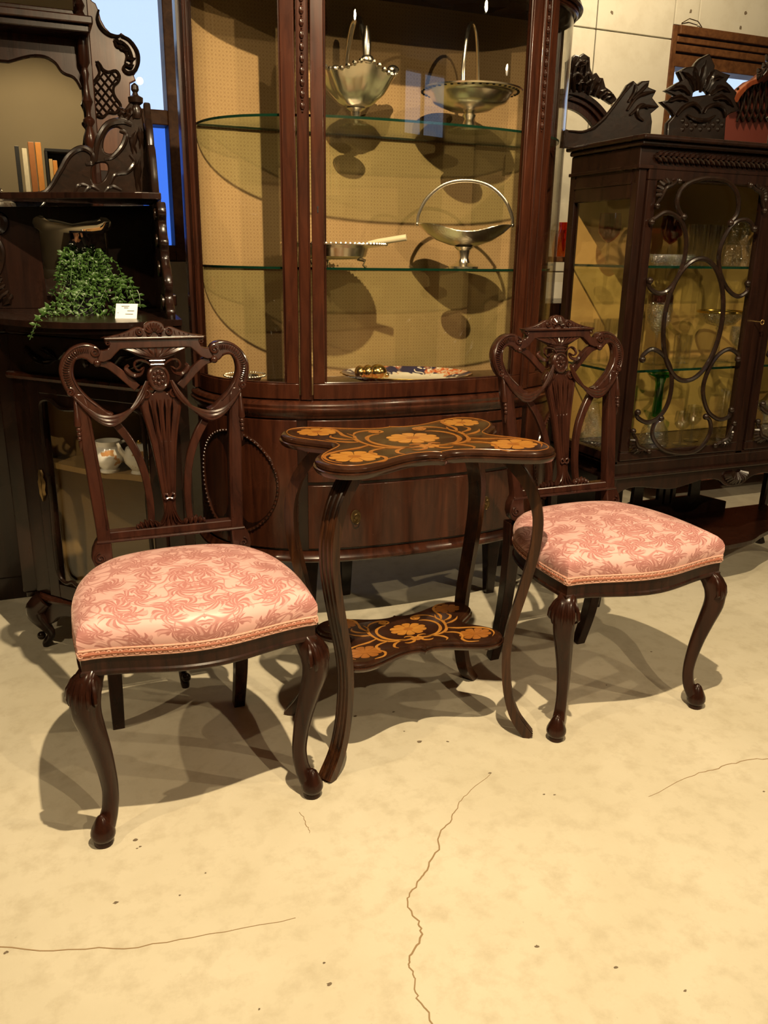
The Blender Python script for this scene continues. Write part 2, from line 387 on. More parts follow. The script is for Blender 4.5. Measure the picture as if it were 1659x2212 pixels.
# spot lamps fixed to the ceiling
def lamps():
    for i, (p, a, wt, cone, rad) in enumerate(SPOTS):
        d = (Vector(a) - Vector(p)).normalized()
        ld = bpy.data.lights.new('spot_beam', 'SPOT'); ld.energy = wt; ld.color = WARM; ld.spot_size = math.radians(cone); ld.spot_blend = 0.6; ld.shadow_soft_size = rad
        lo = bpy.data.objects.new('spot_beam', ld); C.objects.link(lo)
        lo.rotation_euler = d.to_track_quat('-Z', 'Y').to_euler(); lo.location = Vector(p) + d * 0.085
        m = MB().lathe([(0.012, -0.075), (0.034, -0.07), (0.040, 0.0), (0.042, 0.07), (0.037, 0.07), (0.034, 0.02), (0.002, 0.0)], 18)
        q = Vector((0, 0, 1)).rotation_difference(d)
        t = thing('ceiling_spotlight', SPOT_LABELS[i], 'spotlight', p, 0, 'spotlights on the ceiling')
        m.map(lambda x, y, z: q @ Vector((x, y, z))).build('housing', 'black_camera', t)
        MB().tube([(0, 0, 2.80 - p[2]), (0, 0, 0.04)], 0.008).build('stem', 'black_camera', t)
        MB().lathe([(0.002, 0.052), (0.030, 0.052), (0.030, 0.056), (0.002, 0.056)], 16).map(lambda x, y, z: q @ Vector((x, y, z))).build('bulb', 'lamp_glow', t)
SPOT_LABELS = ['black ceiling spotlight above the marquetry table', 'black ceiling spotlight behind the photographer lighting the bow cabinet', 'black ceiling spotlight over the pink chair by the corner cabinet',
               'black ceiling spotlight in front of the cabinet with looped glazing', 'black ceiling spotlight above the pink chair by the looped cabinet', 'black ceiling spotlight close to the concrete back wall', 'black ceiling spotlight facing the bookcase wall', 'black hanging spotlight near the painted side wall']
lamps()
# ================================================================ the room
plain('crack_dark', (0.30, 0.20, 0.10), 0.9)
plain('stain_dark', (0.16, 0.12, 0.075), 0.8, var=0.4, vscale=150)
plain('joint_dark', (0.34, 0.28, 0.18), 0.9)
plain('ceiling_paint', (0.33, 0.28, 0.20), 0.8, var=0.05, vscale=3)
plain('side_wall_paint', (0.38, 0.31, 0.19), 0.8, var=0.08, vscale=3)
glass('window_glass', (0.93, 0.96, 1.0), 1.45)
def blue_pane():
    m, nt = newmat('blue_glass'); t = nd(nt, 'ShaderNodeBsdfTransparent', (0.30, 0.50, 0.92)); g = nd(nt, 'ShaderNodeBsdfGlossy', (1, 1, 1), 0.05)
    finish(nt, nd(nt, 'ShaderNodeMixShader', 0.05, t, g))
blue_pane()
floor = MB().bx(-3.6, 5.1, -3.3, 3.7, -0.12, 0.0).build('floor', 'floor_concrete', smooth=0); struct(floor, 'pale cream concrete floor with fine cracks')
def floor_ribbon(pix, wds, name='crack', mat='crack_dark'):
    pts = cat2([(G(u, v).x, G(u, v).y) for u, v in pix], 5)
    pts = [(x + random.uniform(-1, 1) * 0.003, y + random.uniform(-1, 1) * 0.003) for x, y in pts]
    MB().poly(strip(pts, wds), 0.0002, 0.0006).build(name, mat, floor, smooth=0)
floor_ribbon([(1060, 1670), (1010, 1715), (985, 1745), (975, 1770), (950, 1800), (945, 1835), (920, 1880), (905, 1905), (885, 1935), (885, 1965), (905, 1995), (910, 2020), (890, 2060), (885, 2080), (895, 2110), (900, 2150), (925, 2190), (940, 2230)], [0.0008, 0.0022, 0.0032, 0.0026, 0.0034, 0.0022, 0.0028])
floor_ribbon([(-10, 2048), (150, 2052), (300, 2045), (450, 2020), (640, 1985)], [0.0022, 0.0018, 0.001])
floor_ribbon([(1659, 1638), (1600, 1645), (1550, 1660), (1500, 1675), (1400, 1720)], [0.0018, 0.002, 0.0008])
floor_ribbon([(650, 1755), (662, 1780), (668, 1800)], [0.001, 0.0015, 0.0008])
for u, v, r in ((293, 1815, 7), (303, 1829, 4), (296, 1833, 3), (767, 1547, 7), (850, 1538, 6), (906, 1602, 9), (967, 1602, 5), (873, 1580, 4), (711, 2126, 6), (12, 2058, 6), (1175, 1716, 4), (1198, 1717, 4), (444, 1886, 3), (700, 2080, 4), (388, 1934, 3), (250, 1950, 6), (1160, 2045, 6), (1330, 2090, 5), (1058, 1670, 5), (1407, 1408, 5), (1650, 1710, 4), (1310, 1480, 3), (560, 2180, 3), (1480, 2140, 4)):
    c = G(u, v); r *= 0.0008
    pts = [(c.x + r * random.uniform(0.5, 1.2) * math.cos(a * PI / 5), c.y + r * random.uniform(0.4, 0.9) * math.sin(a * PI / 5)) for a in range(10)]
    MB().poly(pts, 0.0002, 0.0005).build('stain', 'stain_dark', floor, smooth=0)
struct(MB().bx(-3.6, 5.1, -3.3, 3.7, 2.80, 2.92).build('ceiling', 'ceiling_paint', smooth=0), 'pale plain ceiling')
struct(MB().bx(-3.72, -3.6, -3.3, 3.7, 0, 2.8).build('wall_left', 'side_wall_paint', smooth=0), 'cream painted side wall beyond the corner cabinet')
struct(MB().bx(5.1, 5.22, -3.3, 3.7, 0, 2.8).build('wall_right', 'side_wall_paint', smooth=0), 'cream painted side wall beyond the looped cabinet')
wf = MB()
for a in ((-3.6, 2.95, 0, 2.8), (2.95, 3.95, 0, 2.15), (2.95, 3.95, 2.76, 2.8), (3.95, 5.1, 0, 2.8)): wf.bx(a[0], a[1], -3.42, -3.3, a[2], a[3])
struct(wf.build('wall_front', 'side_wall_paint', smooth=0), 'cream painted wall behind the photographer')
w3 = struct(MB().bx(2.95, 3.95, -3.38, -3.376, 2.15, 2.76).build('window_3', 'window_glass', smooth=0), 'daylight window behind the photographer')
YW = 3.5
wb = MB()
for a in ((0.62, 2.86, 0, 2.8), (2.86, 5.1, 2.15, 2.8), (2.86, 5.1, 0, 1.3), (-1.7, 0.62, 2.55, 2.8), (-1.7, 0.62, 0, 1.08), (-3.6, -1.7, 0, 2.8), (4.7, 5.1, 1.3, 2.15)):
    wb.bx(a[0], a[1], YW + 0.03, YW + 0.2, a[2], a[3])
wb = struct(wb.build('wall_back', 'joint_dark', smooth=0), 'yellowish bare concrete wall with formwork joints')
def cpanel(x0, x1, z0, z1):
    g = 0.0025
    MB().bx(x0 + g, x1 - g, YW, YW + 0.03, z0 + g, z1 - g).build('panel', 'wall_concrete', wb, smooth=0, bevel=0.003)
xs = (0.62, 1.53, 2.436, 2.86)
for x0, x1 in zip(xs, xs[1:]):
    for z0, z1 in ((0, 1.05), (1.05, 2.09), (2.09, 2.8)): cpanel(x0, x1, z0, z1)
for x0, x1 in ((2.86, 3.0), (3.0, 4.0), (4.0, 5.1)): cpanel(x0, x1, 2.15, 2.8); cpanel(x0, x1, 0, 1.3)
cpanel(4.7, 5.1, 1.3, 2.15)
for x0, x1 in ((-1.7, -0.5), (-0.5, 0.62)): cpanel(x0, x1, 0, 1.08); cpanel(x0, x1, 2.55, 2.8)
for x0, x1 in ((-3.6, -2.65), (-2.65, -1.7)):
    for z0, z1 in ((0, 1.05), (1.05, 2.09), (2.09, 2.8)): cpanel(x0, x1, z0, z1)
for u, v in ((1322, 27), (1492, 25), (1611, 28), (1322, 226), (1250, 200), (1600, 60)):   # formwork tie holes
    c = B(u, v, YW - 0.0005)
    MB().poly([(c.x + random.uniform(0.5, 1) * 0.010 * math.cos(a * PI / 4), c.z + random.uniform(0.5, 1) * 0.012 * math.sin(a * PI / 4)) for a in range(8)], 0, 0.0006, lambda x, y, z: (x, YW - z, y)).build('tie_hole', 'stain_dark', wb, smooth=0)
# window seen past the left furniture
def wframe(root, x0, x1, z0, z1, y=YW + 0.06, name='frame_bar'):
    MB().bx(x0, x1, y - 0.05, y + 0.05, z0, z1).build(name, 'oak_frame', root, smooth=0, bevel=0.004)
w1 = struct(MB().bx(-1.7, 0.62, YW + 0.055, YW + 0.059, 1.63, 2.49).build('window_1', 'window_glass', smooth=0), 'bright frosted window with brown wooden transom')
wframe(w1, 0.54, 0.62, 1.08, 2.55); wframe(w1, -1.7, -1.62, 1.08, 2.55); wframe(w1, -1.62, 0.54, 2.49, 2.55); wframe(w1, -1.62, 0.54, 1.08, 1.14)
wframe(w1, -1.62, 0.54, 1.575, 1.628); wframe(w1, -0.60, -0.54, 1.14, 2.49)
MB().bx(-1.62, 0.54, YW + 0.055, YW + 0.059, 1.14, 1.575).build('lower_pane', 'blue_glass', w1, smooth=0)
for a in ((2.95, 3.0, 2.15, 2.76), (3.9, 3.95, 2.15, 2.76), (3.0, 3.9, 2.72, 2.76), (3.0, 3.9, 2.15, 2.19), (3.43, 3.47, 2.19, 2.72)): wframe(w3, *a, y=-3.37)
w2 = struct(MB().bx(2.86, 4.7, YW + 0.10, YW + 0.104, 1.3, 1.99).build('window_2', 'window_glass', smooth=0), 'bright window with stacked brown wooden header')
wframe(w2, 2.855, 2.885, 1.3, 2.15, YW + 0.045); wframe(w2, 2.89, 2.915, 1.3, 2.0, YW + 0.075); wframe(w2, 4.64, 4.7, 1.3, 2.15)
for k, (z0, z1, dy) in enumerate(((2.112, 2.15, 0.03), (2.082, 2.108, 0.045), (2.046, 2.078, 0.055), (1.985, 2.042, 0.07))): wframe(w2, 2.886, 4.64, z0, z1, YW + dy, 'header_plank')
wframe(w2, 2.886, 4.64, 1.3, 1.35); wframe(w2, 3.74, 3.80, 1.35, 1.99)
MB().tube([(2.90, YW - 0.004, 2.16), (2.93, YW - 0.02, 2.178), (2.98, YW - 0.02, 2.172), (3.02, YW - 0.004, 2.155)], 0.0022, 6).build('wire', 'brass_dark', w2)

# ================================================================ upholstered chairs
def bk(x, z, t=0.0): return (x, 0.36 + 0.205 * (z - 0.5) - t, z)
def make_chair(label, loc, rz):
    t = thing('upholstered_chair', label, 'chair', loc, rz, 'pair of pink salon chairs')
    W_ = 'chair_wood'
    # seat plan: serpentine front, tapering sides
    def plan(n=22):
        P = []
        for k in range(n): s = k / n; x = -0.223 + 0.446 * s; P.append((x, -0.034 * (0.5 - 0.5 * math.cos(2 * PI * s)) - 0.004))
        q = cat2([(.223, -.004), (.2265, .07), (.2245, .15), (.213, .225), (.189, .290), (.150, .336), (.095, .360), (.04, .368), (0, .370)], 4)
        q = q[:-1]; m_ = len(q)
        P += q
        P += [(-x, y) for x, y in [(0, .370)] + list(reversed(q))][:-1]
        return P
    PL_ = plan()
    def ring(k, z): return [(x * k, 0.18 + (y - 0.18) * k, z) for x, y in PL_]
    MB().loft([ring(.992, .413), ring(1.012, .423), ring(1.022, .437), ring(1.018, .450), ring(.995, .4615), ring(.95, .471), ring(.88, .4795), ring(.76, .488), ring(.58, .496), ring(.36, .502), ring(.15, .5045), ring(.02, .505)]).build('seat_cushion', 'pink_damask', t, smooth=60)
    # rails: one board each
    def rail(name, a, b, zb, z1=0.415):
        seg = [PL_[i % len(PL_)] for i in range(a, b + 1)]; rings = []
        for i, (x, y) in enumerate(seg):
            k = 0.955; xi, yi = x * k, 0.18 + (y - 0.18) * k; dz = zb(i / (len(seg) - 1))
            rings.append([(x, y, z1), (x, y, dz + .010), (x * 1.014, 0.18 + (y - .18) * 1.014, dz + .007), (x * 1.014, 0.18 + (y - .18) * 1.014, dz + .001), (x * 1.004, 0.18 + (y - .18) * 1.004, dz - .002), (xi, yi, dz - .002), (xi, yi, z1)])
        MB().loft(rings).build(name, 'leg_wood', t, smooth=30)
    rail('front_rail', 0, 22, lambda s: 0.372 - 0.004 * (0.5 - 0.5 * math.cos(2 * PI * s)))
    rail('side_rail', 22, 42, lambda s: 0.372); rail('side_rail', 66, 86, lambda s: 0.372); rail('back_rail', 42, 66, lambda s: 0.372)
    # gimp braid round the cushion: two cords and a zigzag
    b = MB(); run = [PL_[i % len(PL_)] for i in range(60, 135)]
    P3 = lambda x, y, k, z: Vector((x * k, 0.18 + (y - 0.18) * k, z))
    dense = cat2(run, 7); dense = dense[:]
    bd = MB(); bd.tube([P3(x, y, 1.010, .4235) for x, y in cat2(run, 2)], 0.0028, 6); bd.tube([P3(x, y, 1.008, .4075) for x, y in cat2(run, 2)], 0.0024, 6); br = bd.build('braid', 'braid', t)
    zz = MB(); zz.tube([P3(x, y, 1.0145, .4155 + .0050 * math.sin(i * .95)) for i, (x, y) in enumerate(dense)], 0.0022, 5); zz.tube([P3(x, y, 1.012, .4155 - .0050 * math.sin(i * .95)) for i, (x, y) in enumerate(dense)], 0.0020, 5)
    zz.build('braid_twist', 'braid', br)
    MB().tube([P3(x, y, .996, .4155) for x, y in cat2(run, 2)], 0.0070, 6, up=(0, 0, 1)).build('braid_tape', 'braid_dark', br)
    # cabriole front legs
    for s in (-1, 1):
        path = [(.203, .018, .372), (.214, .006, .355), (.222, -.002, .33), (.222, -.003, .295), (.213, .004, .25), (.203, .012, .20), (.196, .018, .15), (.193, .021, .105), (.197, .018, .065), (.207, .009, .038), (.214, .003, .026)]
        P = cat([(x * s, y, z) for x, y, z in path], 4)
        sq = [(math.copysign(abs(math.cos(a)) ** .62, math.cos(a)), math.copysign(abs(math.sin(a)) ** .62, math.sin(a))) for a in [2 * PI * (j + .5) / 16 for j in range(16)]]
        lg = MB().tube(P, [.020, .0245, .0255, .024, .0205, .0175, .0152, .0138, .0142, .0165, .015], prof=sq, up=(0.7 * s, -0.7, 0))
        lg = lg.build('leg', 'leg_wood', t, smooth=50)
        MB().lathe([(.004, 0), (.0180, .000), (.0190, .005), (.0175, .010), (.0215, .015), (.0240, .022), (.0235, .030), (.0200, .039), (.0155, .049), (.010, .060), (.003, .066)], 20, (.2145 * s, .003, 0), 1.0, 1.0).build('pad_foot', 'leg_wood', lg)
        k = MB()
        for j in (-2.4, -1.6, -.8, 0, .8, 1.6, 2.4):     # fluted knee carving
            a = j * 0.36; dx, dy = math.cos(a - PI / 4) , math.sin(a - PI / 4)
            f = lambda r, z: ((.2085 + dx * r) * s, .013 + dy * r, z)
            L_ = .070 - .011 * abs(j)
            k.tube([f(.0255, .368), f(.0325, .360), f(.0415, .344), f(.0445, .328), f(.0425, .300 + .010 * abs(j)), f(.024, .288 - L_ * .35 + .014 * abs(j))], [.0030, .0040, .0052, .0046, .0032, .0006], 6)
        k.build('knee_carving', 'leg_wood', lg)
    # rear legs
    for s in (-1, 1):
        P = cat([(.150 * s, .366, .44), (.150 * s, .366, .36), (.150 * s, .374, .25), (.150 * s, .396, .12), (.149 * s, .432, 0.0)], 4)
        MB().tube(P, [.019, .0175, .0165, .0155, .014], prof=[(-1, -1), (-1, 1), (1, 1), (1, -1)], up=(1, 0, 0)).build('leg', 'leg_wood', t, smooth=30, bevel=.002)
    # back uprights with scrolled feet
    for s in (-1, 1):
        o = [(.136, .43), (.136, .50), (.1365, .53), (.1425, .64), (.1485, .72), (.155, .80), (.162, .822), (.178, .822), (.1765, .79), (.172, .735), (.165, .625), (.159, .535), (.158, .512), (.164, .504), (.171, .490), (.174, .474), (.170, .458), (.160, .450), (.152, .446), (.150, .43)]
        st = plate('back_stile', [[(x * s, z) for x, z in o]], .030, W_, t, lambda x, z, d: bk(x, z, d), .003)
        sp = [bk(x, z, .0165) for x, z in spiral((.1585 * s, .474), .0125, .002, 1.6, PI / 2 if s > 0 else PI / 2, 26, -s)]
        MB().tube(sp, [.0024, .0026, .0018], 6).build('scroll', W_, st)
        MB().tube([bk(x * s, z, .0155) for x, z in ((.1385, .535), (.1445, .64), (.1505, .72), (.157, .795))], .0014, 6).build('edge_bead', W_, st)
    br_ = MB(); br_.poly([(-.140, .510), (.140, .510), (.140, .5275), (-.140, .5275)], -.012, .012, lambda x, z, d: bk(x, z, d)); lr = br_.build('lower_back_rail', W_, t, smooth=0, bevel=.0025)
    MB().tube([bk(-.163, .508, .014), bk(.163, .508, .014)], .0036, 8).build('rail_moulding', W_, lr)
    # heart-shaped ears
    for s in (-1, 1):
        o_ = [(.119, .909), (.126, .918), (.138, .923), (.152, .9235), (.172, .917), (.191, .899), (.2005, .875), (.1985, .851), (.191, .832), (.180, .819), (.167, .803), (.147, .788), (.126, .777), (.110, .773)]
        i_ = [(.107, .7775), (.119, .783), (.135, .797), (.153, .814), (.168, .834), (.1765, .853), (.1785, .868), (.1755, .886), (.168, .8965), (.157, .900), (.145, .8965), (.135, .888), (.127, .892)]
        o = [(x * s, z) for x, z in cat2(o_, 4) + cat2(i_, 4)]
        e = plate('ear_scroll', [o], .026, W_, t, lambda x, z, d: bk(x, z, d), .0035)
        fl = MB(); mid = cat2([(.137, .912), (.152, .9135), (.168, .908), (.182, .894), (.190, .875), (.1885, .855), (.182, .838)], 4)
        for k in range(1, len(mid) - 1):
            a, c_ = mid[k - 1], mid[k + 1]; dx, dz = c_[0] - a[0], c_[1] - a[1]; l = math.hypot(dx, dz); nx, nz = -dz / l, dx / l; x, z = mid[k]
            fl.tube([bk((x + nx * q) * s, z + nz * q, h) for q, h in ((-.0068, .0125), (-.002, .0155), (.003, .0155), (.0068, .0125))], [.0008, .0016, .0018, .0008], 5)
        fl.build('fluting', W_, e)
        MB().tube([bk(x * s, z, .0135) for x, z in cat2(o_[2:10], 4)], .0020, 6).build('outer_bead', W_, e)
        MB().tube([bk(x * s, z, .0135) for x, z in cat2(i_[2:11], 4)], .0018, 6).build('inner_bead', W_, e)
        for c_, r in (((.1285, .909), .0105), ((.1855, .829), .0085)):
            MB().tube([bk(x, z, .0145) for x, z in spiral((c_[0] * s, c_[1]), r, .0015, 1.5, PI / 2, 24, s)], [.0024, .0028, .0018], 6).build('volute', W_, e)
        MB().ball(bk(.1255 * s, .8865, .012), .0085, 10).build('curl_knob', W_, e)
    # crest rail
    h = [(0, .9345), (.104, .9345), (.104, .930), (.0965, .9265), (.0955, .918), (.101, .912), (.110, .9095), (.120, .9095), (.1265, .900), (.129, .891), (.112, .8905), (.098, .8955), (.086, .907), (.077, .9155), (.068, .9175), (0, .9175)]
    o = h + [(-x, z) for x, z in reversed(h[1:-1])]
    cr = plate('crest_rail', [o], .022, W_, t, lambda x, z, d: bk(x, z, d), .0025)
    MB().poly([(-.107, .9335), (.107, .9335), (.108, .939), (-.108, .939)], -.017, .017, lambda x, z, d: bk(x, z, d)).build('cap_moulding', W_, cr, smooth=0, bevel=.002)
    for s in (-1, 1): MB().tube([bk(x, z, .012) for x, z in spiral((.1005 * s, .9275), .006, .0012, 1.2, PI / 2, 16, s)], .0017, 6).build('scroll', W_, cr)
    h = [(0, .9395), (.092, .9395), (.073, .9435), (.052, .951), (.040, .9565), (.030, .9575), (.022, .954), (.020, .961), (.0125, .9675), (0, .970)]
    on = plate('crest_ornament', [cat2(h[1:], 3) + [(-x, z) for x, z in reversed(cat2(h[1:], 3)[:-1])]], .014, W_, t, lambda x, z, d: bk(x, z, d), .002)
    q = MB()
    for j in range(-4, 5):
        a = PI / 2 + j * .30; q.tube([bk(.006 * math.cos(a), .9435 + .006 * math.sin(a), .009), bk(.014 * math.cos(a), .9435 + .013 * math.sin(a), .0125), bk(.0205 * math.cos(a), .9435 + .0235 * math.sin(a), .007)], [.0016, .0028, .0022], 6)
    q.build('shell', W_, on)
    for s in (-1, 1):
        MB().tube([bk(x, z, .009) for x, z in spiral((.031 * s, .9485), .0085, .0012, 1.5, PI / 2, 22, -s)], [.0020, .0024, .0016], 6).build('scroll', W_, on)
        MB().tube([bk(x, z, .009) for x, z in spiral((.0115 * s, .9445), .0052, .001, 1.3, PI / 2, 18, -s)], .0016, 6).build('scroll', W_, on)
        q = MB()
        for k in range(4): q.tube([bk((.045 + .010 * k) * s, .9425, .008), bk((.043 + .010 * k) * s, .951 - .0028 * k, .009)], [.0014, .0008], 5)
        q.build('leaf_cuts', W_, on)
    # fan below the crest
    h = cat2([(.075, .9175), (.060, .911), (.045, .9035), (.028, .8955), (.012, .892), (0, .8915)], 3)
    fan = plate('fan', [h + [(-x, z) for x, z in reversed(h[:-1])]], .012, W_, t, lambda x, z, d: bk(x, z, d), .002)
    q = MB()
    for j in range(-6, 7):
        x1 = .0695 * math.sin(j / 6 * 1.45) / math.sin(1.45); q.tube([bk(x1 * .12, .8935, .006), bk(x1 * .55, .9045, .0095), bk(x1, .9155, .005)], [.0012, .0030, .0022], 6)
    q.build('fan_ribs', W_, fan)
    q = MB(); q.poly([(-.013, .8765), (.013, .8765), (.015, .890), (-.015, .890)], -.010, .012, lambda x, z, d: bk(x, z, d)); nk = q.build('neck_block', W_, t, smooth=0, bevel=.0015)
    for z in (.880, .888): MB().tube([bk(-.0165, z, .013), bk(.0165, z, .013)], .0016, 6).build('neck_bead', W_, nk)
    # medallion
    el = lambda rx, rz, n=28: [(rx * math.cos(2 * PI * k / n), .8505 + rz * math.sin(2 * PI * k / n)) for k in range(n)]
    md = plate('medallion', [el(.0215, .0255)], .024, W_, t, lambda x, z, d: bk(x, z, d), .003)
    MB().tube([bk(x, z, .0125) for x, z in el(.0200, .0238)], .0030, 6, closed=True).build('medallion_rim', W_, md)
    for k in range(8):
        a = 2 * PI * k / 8; MB().ball(bk(.0105 * math.cos(a), .8505 + .0125 * math.sin(a), .0125), .0046, 8, 1, .55, 1.15).build('petal', W_, md)
    MB().ball(bk(0, .8505, .0145), .0042, 8).build('boss', W_, md)
    # ribbons, swags, bars, tassels
    for s in (-1, 1):
        rb = [(.012, .874), (.020, .884), (.034, .889), (.046, .885), (.049, .875), (.040, .868), (.031, .873), (.036, .861), (.048, .858), (.060, .864), (.067, .873), (.061, .880)]
        MB().tube(cat([bk(x * s, z, .010 + .004 * math.sin(i * 1.7)) for i, (x, z) in enumerate(rb)], 4), [.0028, .0045, .0052, .0045, .004, .0045, .0052, .003], 6, .55).build('ribbon', W_, t)
        for j in range(3):
            d = (j - 1)
            sw = [(.026 + .002 * d, .846), (.040 + .0045 * d, .8145 + .001 * d), (.063 + .005 * d, .787 - .004 * d), (.089 + .003 * d, .770 - .0068 * d), (.112 - .001 * d, .765 - .0075 * d), (.135 - .002 * d, .7725 - .006 * d), (.158 - .001 * d, .792 - .003 * d), (.1795, .818)]
            MB().tube(cat([bk(x * s, z, .016 + .003 * math.cos(d)) for x, z in sw], 5), [.0016, .0034, .0044, .0048, .0046, .0038, .0018], 7).build('swag_fold', W_, t)
        xb = cat2([(.124, .8865), (.104, .8815), (.083, .8655), (.066, .849), (.048, .831)], 5)
        plate('cross_bar', [[(x * s, z) for x, z in strip(xb, [.010, .0135, .014, .0135])]], .016, W_, t, lambda x, z, d: bk(x, z, d - .004), .002)
        lb = cat2([(.106, .768), (.091, .746), (.074, .719), (.058, .683), (.048, .645), (.043, .605), (.0415, .570), (.043, .535)], 5)
        plate('splat_brace', [[(x * s, z) for x, z in strip(lb, [.0145, .0135, .012, .011])]], .016, W_, t, lambda x, z, d: bk(x, z, d - .002), .002)
        ts = MB().lathe([(.0010, .062), (.0032, .058), (.0045, .045), (.0065, .020), (.0080, .002), (.0070, -.001), (.002, -.002)], 10).map(lambda x, y, z: bk(.1775 * s + x, .758 + z, .014 - y))
        ts = ts.build('tassel', W_, t)
        for z, r in ((.750, .0062), (.7405, .0056), (.7315, .0050)): MB().ball(bk(.1765 * s, z, .016), r, 8).build('bead', W_, ts)
        MB().lathe([(.0035, .0), (.0040, -.012), (.001, -.024)], 8, bk(.1755 * s, .727, .013)).build('tassel_tip', W_, ts)
        q = MB()
        for k, (x, z) in enumerate(((.030, .536), (.041, .540), (.052, .541), (.062, .537), (.070, .532))):
            leafpath(q, [(x * s, .5275), ((x + .002) * s, (z + .5275) / 2 + .003), ((x + .006) * s, z + .005)], .0055, .010, lambda a, b_, d: bk(a, b_, d + .006))
        q.build('foot_leaf', W_, t)
    # pierced vase splat
    h = [(.049, .806), (.042, .783), (.0345, .752), (.0285, .722), (.0235, .690), (.0190, .650), (.0155, .615), (.0130, .590), (.0115, .570), (.0125, .550), (.020, .535), (.030, .5275)]
    top = [(.049, .806), (.044, .818), (.034, .826), (.024, .820), (.015, .815), (.007, .822), (0, .8255)]
    hs = cat2(h, 3); tp = cat2(top, 3)
    o = [(-x, z) for x, z in reversed(hs)] + [(-x, z) for x, z in tp[1:]] + [(x, z) for x, z in reversed(tp[:-1])] + hs[1:]
    slots = []
    for c_, c1, w0 in ((-.0265, -.0145, .0085), (-.0088, -.0048, .0085), (.0088, .0048, .0085), (.0265, .0145, .0085)):
        p = cat2([(c_, .806), (lerp(c_, c1, .35), .775), (lerp(c_, c1, .75), .740), (c1, .712)], 4)
        slots.append(strip(p, [.002, w0, w0 * .75, w0 * .5, .0018]))
    sp = plate('splat', [o] + slots, .016, W_, t, lambda x, z, d: bk(x, z, d), .0018)
    for xa, xb_ in ((-.044, -.0125), (-.0175, -.0055), (0, 0), (.0175, .0055), (.044, .0125)):
        MB().tube(cat([bk(xa, .803, .008), bk(lerp(xa, xb_, .42), .745, .0095), bk(lerp(xa, xb_, .72), .68, .009), bk(xb_, .585, .0085)], 4), [.0028, .0026, .0020, .0014], 6).build('reed', W_, sp)
    for s in (-1, 1):
        MB().tube([bk(x, z, .0105) for x, z in spiral((.031 * s, .8165), .0098, .0015, 1.5, PI / 2, 24, s)], [.0026, .003, .002], 6).build('volute', W_, sp)
        MB().tube(cat([bk(0, .592, .012), bk(.007 * s, .600, .014), bk(.0125 * s, .595, .013), bk(.0085 * s, .588, .013), bk(0, .590, .012)], 3), .0026, 6).build('bow_loop', W_, sp)
    q = MB()
    for j in range(-2, 3): leafpath(q, [(j * .002, .583), (j * .0042, .560), (j * .0085, .540), (j * .013, .530)], .0034, .007, lambda a, b_, d: bk(a, b_, d + .008))
    q.build('husk', W_, sp)
    return t
chair = make_chair('pink damask chair with carved swag back beside the corner cabinet with the plant', (0.236, 1.4663, 0), math.radians(-0.2))
copy_tree(chair, (1.282, 1.4617, 0), math.radians(-0.1), 'pink damask chair with carved swag back before the cabinet with looped glazing')

